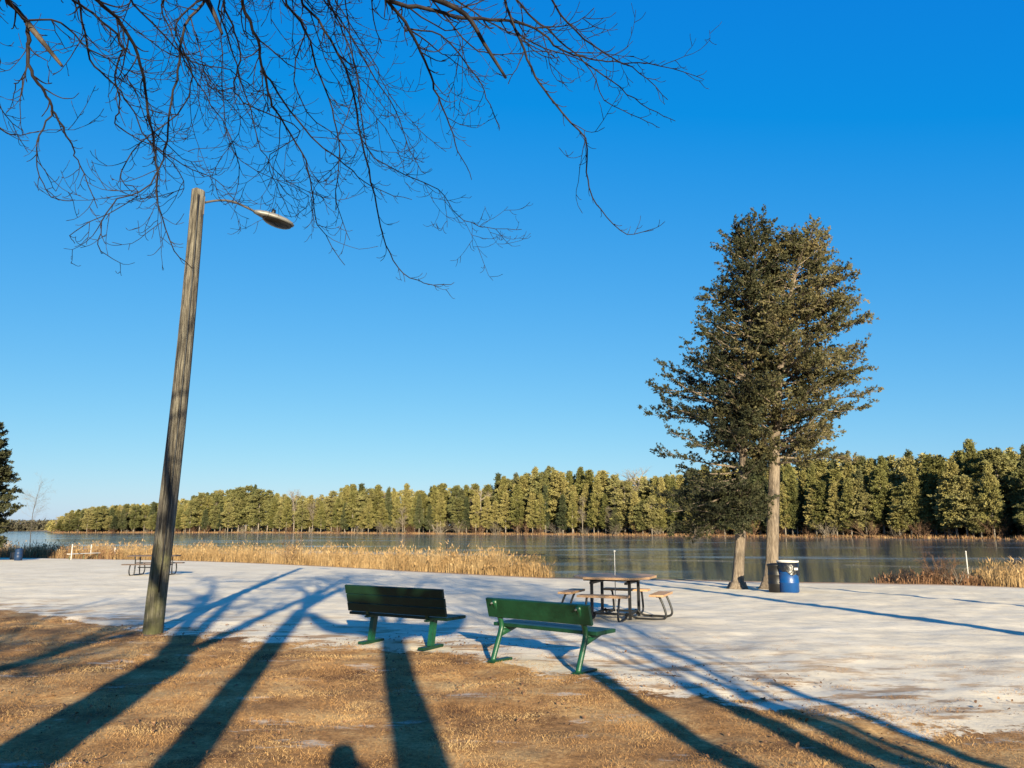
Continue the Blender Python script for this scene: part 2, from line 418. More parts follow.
# ------------------------------------------------------------------ grass, leaves, reeds (stuff)
def blades(base, hgt, wid, lean, rng):
    n = len(base)
    th = rng.uniform(0, 2 * np.pi, n); ph = rng.uniform(0, 2 * np.pi, n)
    s = np.stack([np.cos(th), np.sin(th), np.zeros(n)], 1) * wid[:, None] / 2
    tip = base + np.stack([np.cos(ph) * lean, np.sin(ph) * lean, hgt], 1)
    return np.stack([base - s, base + s, tip], 1)
def vnoise(x, y, lam, seed):
    r = np.random.default_rng(seed); z = 0
    for k in range(7):
        th = r.uniform(0, 6.28); l = lam * r.uniform(0.6, 1.7)
        z = z + np.sin((x * math.cos(th) + y * math.sin(th)) * 6.28 / l + r.uniform(0, 6.28))
    return z / 7 ** 0.5
def dead_grass():
    n = 900000
    a = RNG.uniform(R(-42), R(42), n); d = np.sqrt(RNG.uniform(4.2 ** 2, 17.5 ** 2, n))
    keep = RNG.random(n) < np.clip(9.0 / d, 0, 1) * 1.0
    a, d = a[keep], d[keep]
    x, y = np.sin(a) * d, np.cos(a) * d
    g = grassline(a) - d + vnoise(x, y, 1.2, 5) * 0.5 + vnoise(x, y, 0.4, 6) * 0.3
    p = np.clip((g + 0.5) / 0.9, 0, 1) * np.clip(0.85 + 0.2 * vnoise(x, y, 0.7, 9), 0.1, 1)
    # straggling tufts out on the sand at the right
    g2 = grassline(a) - d
    tuft = (vnoise(x, y * 1.8, 1.0, 21) + 0.5 * vnoise(x, y, 0.35, 22) > 0.8) & (g2 > -5) & (a > R(-6))
    p = np.maximum(p, tuft * np.clip(1 + g2 / 5.2, 0, 1) * 0.5)
    k = RNG.random(len(x)) < p
    x, y, d = x[k], y[k], d[k]; n = len(x)
    base = np.stack([x, y, zfun(x, y) - 0.004], 1)
    h = RNG.uniform(0.006, 0.023, n) * (1 + 0.35 * vnoise(x, y, 0.9, 31))
    T = blades(base, np.clip(h, 0.006, 0.06), RNG.uniform(0.0035, 0.007, n), RNG.uniform(0.01, 0.045, n), RNG)
    o = MB().build('dry_grass', M['blade'], soup=[(T, 0)]); tag(o, kind='stuff')
dead_grass()

def leaf_litter():
    n = 6500
    a = RNG.uniform(R(-40), R(40), n); d = np.sqrt(RNG.uniform(4.5 ** 2, 16 ** 2, n))
    x, y = np.sin(a) * d, np.cos(a) * d
    k = (grassline(a) - d > -0.6 - RNG.random(n) * 2) & (vnoise(x, y, 2.2, 41) > -0.3)
    x, y = x[k], y[k]; n = len(x)
    z = zfun(x, y) + RNG.uniform(0.008, 0.03, n)
    mb = MB(); T = []
    for i in range(n):
        s = RNG.uniform(0.01, 0.026); th = RNG.uniform(0, 6.28); c, sn = math.cos(th), math.sin(th)
        t1, t2 = RNG.normal(0, 0.35, 2)
        u = np.array([c, sn, t1]) * s; w = np.array([-sn, c, t2]) * s * 0.6; p = np.array([x[i], y[i], z[i]])
        T += [[p - u, p - w + [0, 0, 0.006], p + w + [0, 0, 0.006]], [p + u, p + w + [0, 0, 0.006], p - w + [0, 0, 0.006]]]
    tag(mb.build('leaf_litter', M['leaf'], soup=[(np.array(T), 0)]), kind='stuff')
leaf_litter()

def reeds(name, x0, x1, n, depth, hmin, hmax, m, seed, taper=30, wid=(0.012, 0.03), inset=0.3):
    rng = np.random.default_rng(seed)
    px = rng.uniform(x0, x1, n); a = az_of(px)
    u = rng.random(n)
    dep = np.interp(px, *depth)
    d = shore(a) - inset * rng.random(n) + u * dep
    x, y = np.sin(a) * d, np.cos(a) * d
    cl = vnoise(x, y, 2.2, seed + 1); cf = vnoise(x, y, 0.7, seed + 2)
    edge = np.clip(np.minimum(px - x0, x1 - px) / taper, 0, 1)
    k = rng.random(n) < edge * np.clip(0.62 + 0.3 * cl + 0.3 * cf, 0.05, 1)
    x, y, cl, cf, edge, u = x[k], y[k], cl[k], cf[k], edge[k], u[k]; n = len(x)
    base = np.stack([x, y, np.maximum(zfun(x, y, False), WATER) - 0.03], 1)
    h = rng.uniform(hmin, hmax, n) * (1 + 0.22 * cl + 0.12 * cf) * (0.55 + 0.45 * edge) * np.clip(0.5 + u * 4, 0, 1)
    T = blades(base, h, rng.uniform(*wid, n), np.abs(rng.normal(0, 0.16, n)) * h, rng)
    # nodding seed heads
    q = rng.random(n) < 0.25
    tip = T[q, 2]; m_ = len(tip)
    dr = rng.normal(0, 0.07, (m_, 3)); dr[:, 2] = rng.uniform(0.02, 0.16, m_)
    s = rng.normal(0, 0.02, (m_, 3))
    H2 = np.stack([tip - s - [0, 0, 0.05], tip + s - [0, 0, 0.05], tip + dr], 1)
    tag(MB().build(name, m, soup=[(np.concatenate([T, H2]), 0)]), kind='stuff')
reeds('reeds', -160, 556, 52000, ([-160, 300, 440, 520, 556], [10, 8, 6, 3.6, 1.2]), 0.5, 1.0, M['reed'], 51)
reeds('rusty_reeds', -160, 130, 9000, ([-160, 130], [5, 4]), 0.4, 0.75, M['reed_rust'], 61, 15)
reeds('shore_reeds', 962, 1150, 9000, ([950, 1150], [3.2, 3.5]), 0.3, 0.85, M['reed'], 71, 22, inset=0.9)
reeds('low_sedge', 864, 990, 3600, ([864, 990], [1.6, 1.6]), 0.16, 0.42, M['reed_rust'], 81, 25, inset=0.8)

def bank_grass():
    rng = np.random.default_rng(90); n = 26000
    px = rng.uniform(46, 1150, n); a = az_of(px)
    d = farshore(a) + rng.uniform(-1.0, 7, n)
    x, y = np.sin(a) * d, np.cos(a) * d
    k = rng.random(n) < np.clip(0.6 + 0.35 * vnoise(x, y, 9, 92), 0.05, 1)
    x, y, d = x[k], y[k], d[k]; n = len(x)
    base = np.stack([x, y, zfun(x, y, False) - 0.05], 1)
    h = rng.uniform(0.25, 0.85, n) * (1 + 0.3 * vnoise(x, y, 6, 93))
    T = blades(base, h, rng.uniform(0.1, 0.25, n), np.abs(rng.normal(0, 0.2, n)), rng)
    tag(MB().build('bank_grass', [M['reed'], M['reed_rust']], soup=[(T[:n // 3], 0), (T[n // 3:], 1)]), kind='stuff')
bank_grass()

# ------------------------------------------------------------------ conifers on the far shore
def tri_sprays(P, D, size, rng, n_per=1, droop=0.25):
    """ragged triangles around points P pointing along D"""
    P = np.repeat(P, n_per, 0); D = np.repeat(D, n_per, 0); size = np.repeat(size, n_per)
    n = len(P)
    d = D + rng.normal(0, 0.55, (n, 3)); d[:, 2] -= droop * rng.random(n); d /= np.linalg.norm(d, axis=1)[:, None]
    w = np.cross(d, rng.normal(0, 1, (n, 3))); w /= np.linalg.norm(w, axis=1)[:, None] + 1e-9
    o = P + rng.normal(0, 1, (n, 3)) * size[:, None] * 0.35
    L_ = (size * rng.uniform(0.7, 1.4, n))[:, None]; W = (size * rng.uniform(0.25, 0.5, n))[:, None]
    return np.stack([o - w * W, o + w * W, o + d * L_], 1)

def far_conifer(kind, seed, h=20.0):
    rng = np.random.default_rng(seed)
    cb = {'cedar': 0.15, 'pine': 0.16, 'dark': 0.14}[kind]
    R0 = {'cedar': 2.9, 'pine': 4.0, 'dark': 2.9}[kind]
    P = []; D = []; S = []
    n_l = 190
    mb = MB()
    for i in range(n_l):
        t = (i + rng.random()) / n_l
        z = lerp(cb * h, h * 0.985, t ** 0.9)
        u = (z / h - cb) / (1 - cb)
        if kind == 'cedar': r = R0 * (0.6 + 0.4 * min(1, u * 5)) * (1 - u ** (1.2 + 0.45 * (seed % 4))) ** 0.75
        elif kind == 'dark': r = R0 * (0.5 + 0.5 * min(1, u * 4)) * (1 - u) ** 0.75
        else: r = R0 * (0.5 + 0.5 * min(1, u * 2.2)) * (1 - u ** (2 + 0.6 * (seed % 4))) ** 0.6 * (1 + 0.22 * math.sin(u * 17 + seed))
        r *= rng.uniform(0.6, 1.2); r = max(r, 0.25)
        a = rng.uniform(0, 6.283)
        k = int(6 + 24 * r / R0)
        s = rng.uniform(0.3, 1, k)
        el = rng.uniform(-0.1, 0.5) + (0.5 if u > 0.85 else 0)
        px = np.cos(a) * r * s; py = np.sin(a) * r * s; pz = z + r * s * el * 0.6 - (s ** 2) * 0.25 * r * 0.4
        P.append(np.stack([px, py, pz], 1) + rng.normal(0, 0.24, (k, 3)))
        D.append(np.tile([np.cos(a), np.sin(a), el * 0.6], (k, 1))); S.append(rng.uniform(0.2, 0.44, k))
        if rng.random() < 0.35: mb.tube([(0, 0, z), (np.cos(a) * r * 0.8, np.sin(a) * r * 0.8, z + r * el * 0.4)], [0.06, 0.02], 3, False)
    T = tri_sprays(np.concatenate(P), np.concatenate(D), np.concatenate(S), rng, 5)
    tr = MB(); tr.tube([(0, 0, -0.4), (0.05, 0, 2), (0, 0.05, h * 0.5), (0, 0, h * 0.97)], [0.3, 0.22, 0.15, 0.03], 6)
    fm = {'cedar': M['far_cedar'], 'pine': M['far_pine'], 'dark': M['far_dark']}[kind]
    return tr.mesh('trunk', M['far_bark'], True), mb.mesh('crown', [M['far_bark'], fm], soup=[(T, 1)])

def grow(mb, p, d, length, r, level, rng, sides=4, nseg=5, curve=0.25, up=0.12, kids=(5, 4, 3), ratio=0.55, spread=0.8, tipr=0.35):
    """recursive bare branching"""
    pts = [Vector(p)]; rad = [r]; d = Vector(d).normalized()
    for i in range(nseg):
        d = (d + Vector(rng.normal(0, curve, 3)) + Vector((0, 0, up))).normalized()
        pts.append(pts[-1] + d * (length / nseg)); rad.append(lerp(r, r * tipr, (i + 1) / nseg))
    mb.tube(pts, rad, sides, False)
    if level >= len(kids): return pts
    for k in range(kids[level]):
        t = rng.uniform(0.25, 1.0); i = min(int(t * nseg), nseg - 1)
        q = pts[i].lerp(pts[i + 1], t * nseg - i); dd = (pts[i + 1] - pts[i]).normalized()
        side = dd.cross(Vector(rng.normal(0, 1, 3))).normalized()
        nd = (dd + side * spread * rng.uniform(0.6, 1.3)).normalized()
        grow(mb, q, nd, length * ratio * rng.uniform(0.7, 1.2) * (1.15 - 0.4 * t), max(lerp(r, r * tipr, t) * 0.62, 0.004), level + 1, rng, max(3, sides - 1), nseg, curve, up, kids, ratio, spread, tipr)
    return pts

def far_bare(seed, h=15.0, shrub=False):
    rng = np.random.default_rng(seed); tr = MB(); cr = MB()
    if not shrub:
        pts = [Vector((0, 0, -0.4))]; d = Vector((0, 0, 1))
        for i in range(6):
            d = (d + Vector((*rng.normal(0, 0.06, 2), 0))).normalized(); pts.append(pts[-1] + d * h * 0.15)
        tr.tube(pts, [0.24 - 0.03 * i for i in range(7)], 6)
        for k in range(16):
            t = rng.uniform(0.25, 1.0) * 6; i = min(int(t), 5); q = pts[i].lerp(pts[i + 1], t - i)
            a = rng.uniform(0, 6.28)
            grow(cr, q, (math.cos(a), math.sin(a), rng.uniform(0.5, 1.4)), h * 0.26 * rng.uniform(0.7, 1.2), 0.1, 0, rng, 3, 4, 0.2, 0.1, (7, 6), 0.55)
    else:
        for k in range(14):
            a = rng.uniform(0, 6.28); s = rng.uniform(0.1, 0.7)
            grow(cr, (math.cos(a) * s, math.sin(a) * s, -0.1), (math.cos(a) * 0.5, math.sin(a) * 0.5, 1), h * rng.uniform(0.5, 0.95), 0.05, 0, rng, 3, 4, 0.2, 0.05, (6, 4), 0.5)
    return (tr.mesh('trunk', M['far_bark'], True) if not shrub else None), cr

PROTO = {}
for k, n in (('cedar', 6), ('pine', 6), ('dark', 4)):
    PROTO[k] = [far_conifer(k, 100 + i + 17 * len(k)) for i in range(n)]
PROTO['bare'] = []
for i in range(3):
    t_, c_ = far_bare(200 + i); PROTO['bare'].append((t_, c_.mesh('crown', M['far_twig'])))
PROTO['shrub'] = []; PROTO['rust'] = []
for i in range(3):
    _, c_ = far_bare(220 + i, 4.0, True)
    PROTO['shrub'].append(c_.mesh('branches', M['far_twig'])); PROTO['rust'].append(c_.mesh('branches', M['rust_twig']))

SKY_X = [-250, -60, 0, 45, 53, 62, 75, 100, 150, 190, 215, 240, 275, 300, 330, 350, 400, 450, 480, 500, 540, 570, 600, 620, 650, 700, 780, 820, 860, 900, 930, 960, 990, 1024, 1300]
SKY_Y = [515, 520, 520, 521, 520, 515, 509, 505, 502, 495, 490, 489, 491, 495, 490, 484, 488, 484, 484, 478, 472, 470, 467, 474, 473, 468, 455, 450, 455, 451, 449, 447, 441, 444, 430]
LABELS = {
 ('cedar', 0): 'olive green conifer in the far shore treeline left of the tall conifer pair', ('cedar', 1): 'yellow green cone-shaped conifer across the lake, at or right of the tall conifer pair',
 ('pine', 0): 'round topped green pine in the low treeline at the lake far left', ('pine', 1): 'round topped green pine across the lake, beside or right of the green benches',
 ('dark', 0): 'dark narrow evergreen in the far treeline left of the tall conifer pair', ('dark', 1): 'dark narrow evergreen across the lake, at or right of the tall conifer pair',
 ('bare', 0): 'leafless pale grey tree among the evergreens across the lake'}
NT = 0
def far_tree(kind, px, extra, top_y=None, hh=None):
    global NT
    a = float(az_of(px)); d = float(farshore(a)) + extra
    x, y = math.sin(a) * d, math.cos(a) * d; z = float(zfun(x, y, False))
    if hh is None:
        rx, ry, rz = ray(px, top_y); ztop = H + rz / math.hypot(rx, ry) * d; hh = ztop - z
    s = hh / (15.0 if kind == 'bare' else 20.0)
    t_, c_ = random.choice(PROTO[kind])
    right = 0 if kind == 'bare' else ((1 if px > 335 else 0) if kind == 'pine' else (1 if px > 640 else 0))
    nm = {'cedar': 'cedar_tree', 'pine': 'pine_tree', 'dark': 'dark_evergreen', 'bare': 'bare_tree'}[kind]
    e = empty(nm, (x, y, z), LABELS[(kind, right)], 'tree',
              {'cedar': 'olive conifers', 'pine': 'round pines', 'dark': 'dark evergreens', 'bare': 'bare grey trees'}[kind] + (' of the right far shore' if right else ' of the far shore'), random.uniform(0, 6.28))
    w = s * random.choice([random.uniform(0.75, 1.1), random.uniform(1.1, 1.55)])
    if kind != 'bare': w = max(w, 0.75)
    e.scale = (w, w, s)
    if t_: link('trunk', t_, e)
    link('crown', c_, e); NT += 1

def forest():
    def top(px): return float(np.interp(px, SKY_X, SKY_Y))
    px = 52.0
    while px < 1130:
        d = float(farshore(az_of(px)))
        step = 3.35 / d * F
        for row, (ex, f, jit) in enumerate(((4, 0.8, 0.3), (9, 0.95, 0.2), (15, 1.0, 0.1))):
            if random.random() < (0.22 if row == 0 else 0.08): continue
            qx = px + random.uniform(-0.45, 0.45) * step + row * step * 0.33
            ty = top(qx); by = 532.5 if qx < 300 else np.interp(qx, [300, 600, 1024], [533, 535, 538])
            hf = f * random.uniform(1 - jit, 1 + jit * 0.4)
            if qx > 640: hf *= 0.96
            if row == 2 and random.random() < 0.25: hf *= 1.08
            y_ = by - (by - ty) * hf
            r = random.random()
            if 285 < qx < 335 or 600 < qx < 650: kind = 'bare' if r < 0.34 else ('cedar' if r < 0.8 else 'pine')
            elif 672 < qx < 745: kind = 'dark' if r < 0.5 else 'cedar'
            elif qx < 340: kind = 'pine' if r < 0.62 else ('cedar' if r < 0.85 else ('bare' if r < 0.9 else 'dark'))
            elif qx < 600: kind = 'cedar' if r < 0.55 else ('pine' if r < 0.78 else ('bare' if r < 0.83 else 'dark'))
            else: kind = 'cedar' if r < 0.74 else ('dark' if r < 0.86 else 'pine')
            if row == 2 and kind == 'cedar' and qx > 600 and random.random() < 0.25: kind = 'dark'
            if row == 0 and kind == 'bare': y_ = by - (by - ty) * 0.55
            far_tree(kind, qx, ex + random.uniform(-2, 2.5), y_)
        if px > 600 and random.random() < 0.75:                  # younger trees at the water's edge
            qx = px + random.uniform(-0.5, 0.5) * step; by = np.interp(qx, [300, 600, 1024], [533, 535, 538])
            far_tree(random.choice(['cedar', 'cedar', 'pine', 'dark']), qx, random.uniform(1.5, 5), by - (by - top(qx)) * random.uniform(0.4, 0.72))
        px += step * 1.06
    # shrubs along the far bank
    px = 55.0
    while px < 1110:
        d = float(farshore(az_of(px)))
        a = float(az_of(px)); dd = d + random.uniform(0.6, 4)
        x, y = math.sin(a) * dd, math.cos(a) * dd; z = float(zfun(x, y, False))
        rust = random.random() < 0.45
        o = link('rusty_shrub' if rust else 'grey_shrub', random.choice(PROTO['rust' if rust else 'shrub']), None, (x, y, z))
        s = random.uniform(0.45, 1.0) * (1.45 if px > 330 else 1.0); o.scale = (s * 1.2, s * 1.2, s); o.rotation_euler.z = random.uniform(0, 6.28)
        tag(o, ('rust brown leafless shrub on the far bank at the foot of the treeline' if rust else 'pale grey leafless shrub on the far bank at the foot of the treeline'),
            'shrub', 'rusty shrubs of the far bank' if rust else 'grey shrubs of the far bank')
        px += random.uniform(5.5, 12) / d * F
forest()

def woodland():
    """one mass of trees behind the rows and on the distant point"""
    rng = np.random.default_rng(300); Ts = []
    base = []
    for px in np.arange(40, 1150, 5.0):
        a = float(az_of(px)); d = float(farshore(a)) + rng.uniform(20, 32); base.append((px, a, d, 0.98))
    for px in np.arange(-140, 58, 2.2):
        a = float(az_of(px)); d = 700 + rng.uniform(3, 30); base.append((px, a, d, 1.0))
    far = []
    for px, a, d, f in base:
        x, y = math.sin(a) * d, math.cos(a) * d; z = float(zfun(x, y, False))
        ty = float(np.interp(px, SKY_X, SKY_Y)); rx, ry, rz = ray(px, ty if d < 650 else 520.5)
        h = (H + rz / math.hypot(rx, ry) * d - z) * f * rng.uniform(0.84, 1.0)
        n = 1300 if d < 650 else 150; u = rng.random(n); r = 3.2 * (1 - u ** 2) ** 0.6 * np.sqrt(rng.random(n)); th = rng.uniform(0, 6.28, n)
        P = np.stack([x + np.cos(th) * r, y + np.sin(th) * r, z + 0.2 + u * h * 0.95], 1)
        D = np.stack([np.cos(th), np.sin(th), np.full(n, 0.2)], 1)
        (Ts if d < 650 else far).append(tri_sprays(P, D, rng.uniform(0.45, 0.9, n) * (1 if d < 650 else 2.2), rng))
    tag(MB().build('distant_woodland', M['far_brown'], soup=[(np.concatenate(far), 0)]), kind='stuff')
    tag(MB().build('woodland', M['far_cedar'], soup=[(np.concatenate(Ts), 0)]), kind='stuff')
woodland()

# ------------------------------------------------------------------ the two tall cedars
def big_cedar(name, label, path, radii, crown_lo, profile, m, seed, n_limb, spray=1.0, low=None):
    rng = np.random.default_rng(seed)
    base = Vector(path[0]); P = smooth_path([Vector(p) - base for p in path], 6)
    n = len(P); rad = list(np.interp(np.linspace(0, 1, n), np.linspace(0, 1, len(radii)), radii))
    e = empty(name, base, label, 'tree')
    tr = MB()
    # trunk with flare and flutes
    S = 18; vs = []
    flare = [(0.0, 1.75), (0.12, 1.45), (0.35, 1.18), (0.8, 1.04), (1.6, 1.0)]
    Q = [P[0] + Vector((0, 0, -0.15))]; rr = [rad[0] * 1.9]
    zs = [0, 0.1, 0.25, 0.5, 0.9, 1.5]
    for z in zs: Q.append(P[0].lerp(P[1], min(1, z / max(P[1].z, .01)))); rr.append(rad[0] * np.interp(z, [a for a, _ in flare], [b for _, b in flare]))
    seen = Q[-1].z
    for p, r in zip(P, rad):
        if p.z > seen + 0.05: Q.append(p); rr.append(r)
    ph = rng.uniform(0, 6.28, 4)
    for i, (p, r) in enumerate(zip(Q, rr)):
        for k in range(S):
            a = 2 * math.pi * k / S
            fl = 1 + (0.16 * max(0, 1 - p.z / 1.2) + 0.05) * math.sin(5 * a + ph[0]) + 0.04 * math.sin(8 * a + ph[1] + p.z)
            vs.append(p + Vector((math.cos(a), math.sin(a), 0)) * r * fl)
    fs = [(i * S + k, i * S + (k + 1) % S, (i + 1) * S + (k + 1) % S, (i + 1) * S + k) for i in range(len(Q) - 1) for k in range(S)]
    tr.add(vs, fs); tr.build('trunk', M['cedar_bark'], e, True)
    top = P[-1].z
    def axis(z):
        for i in range(n - 1):
            if P[i + 1].z >= z: return P[i].lerp(P[i + 1], (z - P[i].z) / max(P[i + 1].z - P[i].z, 1e-6))
        return P[-1].copy()
    mb = MB(); PP = []; DD = []; SS = []
    jobs = []
    for i in range(n_limb):
        u = ((i + rng.random()) / n_limb) ** 0.92
        z = lerp(crown_lo, top * 0.99, u)
        jobs.append((z, u, rng.uniform(0, 6.28), rng.choice([rng.uniform(0.4, 0.85), rng.uniform(0.85, 1.04)])))
    for z, a, l in (low or []): jobs.append((z, max(0.0, (z - crown_lo) / (top - crown_lo)), a, -l))
    for z, u, a, k in jobs:
        if k < 0: Ln = -k
        else:
            Ln = profile(z, a) * k
            if rng.random() < 0.06: Ln *= 1.1
        Ln = max(Ln, 0.3)
        p = axis(z); el = rng.uniform(0.0, 0.6) if k > 0 else rng.uniform(-0.35, -0.1)
        el += 0.9 * max(0, u - 0.8) / 0.2
        d = Vector((math.cos(a), math.sin(a), el)).normalized()
        pts = [p]; ns = 7
        for s in range(ns):
            t = (s + 1) / ns
            d = (d + Vector((rng.normal(0, 0.07), rng.normal(0, 0.07), rng.normal(0, 0.06) - 0.10 + 0.2 * t))).normalized()
            pts.append(pts[-1] + d * Ln / ns)
        mb.tube(pts, list(np.linspace(0.015 + 0.012 * Ln, 0.006, ns + 1)), 4, False)
        nsub = int(5 + 6.5 * Ln)
        for q in range(nsub):
            t = lerp(0.22, 1.0, (q + rng.random()) / nsub); i = min(int(t * ns), ns - 1)
            b = pts[i].lerp(pts[i + 1], t * ns - i); dd = (pts[i + 1] - pts[i]).normalized()
            sd = dd.cross(Vector((0, 0, 1))).normalized() * rng.choice([-1, 1])
            nd = (dd * rng.uniform(0.2, 0.9) + sd * rng.uniform(0.2, 1.0) + Vector((0, 0, rng.uniform(-0.3, 0.55)))).normalized()
            sl = rng.uniform(0.25, 0.7) * (1.2 - 0.45 * t)
            m_ = 6
            tt = np.linspace(0.25, 1, m_)[:, None]
            PP.append(np.array(b)[None] + np.array(nd)[None] * tt * sl + rng.normal(0, 0.03, (m_, 3)))
            DD.append(np.tile(np.array(nd) + [0, 0, 0.1], (m_, 1))); SS.append(rng.uniform(0.035, 0.085, m_) * spray)
            if rng.random() < 0.5: mb.tube([b, b + nd * sl], [0.008, 0.003], 3, False)
    T = tri_sprays(np.concatenate(PP), np.concatenate(DD), np.concatenate(SS), rng, 8, 0.2)
    mb.build('crown', [M['cedar_bark'], m], e, soup=[(T, 1)])
    return e

gl = ground(737, 588.5); gr = ground(771, 588.5)
def at_y(px, py, Y):
    x, y, z = ray(px, py); return Vector((x / y * Y, Y, H + z / y * Y))
CED = gr.y
PXM = CED / 783.0                            # metres per pixel at the cedars
def pxprof(rows):
    Z = [at_y(780, y, CED).z - gr.z for y, _ in rows][::-1]; W = [w * PXM for _, w in rows][::-1]
    return lambda z: float(np.interp(z, Z, W))
_rr = pxprof([(222, 12), (236, 30), (255, 42), (300, 64), (350, 88), (380, 100), (415, 101), (440, 98), (458, 80), (478, 50), (500, 30)])
_ll = pxprof([(212, 10), (225, 26), (255, 42), (300, 55), (340, 64), (375, 82), (408, 97), (432, 100), (460, 92), (490, 82), (520, 60), (540, 30)])
_lo = pxprof([(212, 10), (225, 22), (300, 40), (400, 44), (460, 30), (500, 24), (530, 20)])
def prof_r(z, a): return _rr(z) * (1.0 if math.cos(a) > 0 else 0.8)
def prof_l(z, a): return lerp(_lo(z), _ll(z), max(0, -math.cos(a)) ** 0.7)
big_cedar('cedar_tree', 'tall bronze tinged conifer with straight pale trunk beside the blue barrel', [gr, at_y(774, 480, CED), at_y(777, 400, CED), at_y(788, 310, CED), at_y(801, 250, CED)],
          [0.205, 0.185, 0.15, 0.085, 0.02], 4.1, prof_r, M['cedar_bronze'], 401, 225)
LOW = [(z, a, l) for z, a, l in [(2.6, 3.0, 2.4), (2.9, 2.2, 2.1), (3.3, 3.5, 2.9), (2.5, 4.4, 1.4), (2.6, 2.6, 1.6), (3.1, 3.9, 1.7), (2.8, 4.0, 1.3), (3.7, 2.8, 3.0), (2.2, 4.6, 0.9), (2.4, 1.9, 1.0), (2.9, 5.9, 0.8), (2.5, 4.9, 0.9), (2.9, 4.5, 1.2), (3.3, 4.8, 1.1), (3.6, 4.2, 1.4), (2.6, 3.9, 1.5), (2.4, 3.3, 1.8), (3.0, 3.1, 2.6), (2.7, 2.8, 2.3), (3.5, 3.3, 3.0), (2.2, 4.1, 1.1)]]
big_cedar('cedar_tree', 'shaded green conifer with short slanting trunk, leaning on the taller one from the left', [gl, at_y(741, 525, CED - 0.2), at_y(744, 440, CED - 0.2), at_y(750, 330, CED - 0.1), at_y(757, 237, CED)],
          [0.185, 0.165, 0.13, 0.08, 0.02], 2.2, prof_l, M['cedar_shaded'], 402, 210, low=LOW)

# dark conifer at the left edge
def edge_conifer():
    p = ground(-46, 561)
    D = math.hypot(p.x, p.y)
    top = pt(-46, 388, D).z - p.z
    prof = lambda z, a: float(np.interp(z / top, [0.05, 0.13, 0.3, 0.65, 1.0], [2.2, 2.6, 2.95, 2.0, 0.25]))
    big_cedar('edge_conifer', 'dark shaggy evergreen cut off by the left edge of the beach', [p, p + Vector((0, 0, top * 0.5)), p + Vector((0.1, 0, top))], [0.25, 0.15, 0.02], 0.6, prof, M['cedar_shaded'], 405, 440, 2.0)
    q = ground(12, 556.5); q = q + Vector((0, 3.5, 0)); q.z = max(gz(q.x, q.y), WATER)
    e = empty('bare_tree', q, 'thin leafless tree on the shore behind the dark evergreen at the left', 'tree')
    rng = np.random.default_rng(410); tr = MB(); cr = MB()
    pts = [Vector((0, 0, -0.1)), Vector((-0.1, 0, 2.2)), Vector((-0.1, 0, 4.2)), Vector((0.2, 0, 6.4)), Vector((0.5, 0, 8.2))]
    tr.tube(pts, [0.06, 0.05, 0.035, 0.025, 0.01], 6); tr.build('trunk', M['bark'], e, True)
    for k in range(30):
        t = rng.uniform(0.15, 1) * 4; i = min(int(t), 3); a = rng.uniform(0, 6.28)
        grow(cr, pts[i].lerp(pts[i + 1], t - i), (math.cos(a), math.sin(a), 0.7), 2.2, 0.012, 0, rng, 3, 4, 0.2, 0.03, (6, 4), 0.5)
    cr.build('crown', M['far_twig'], e)
edge_conifer()

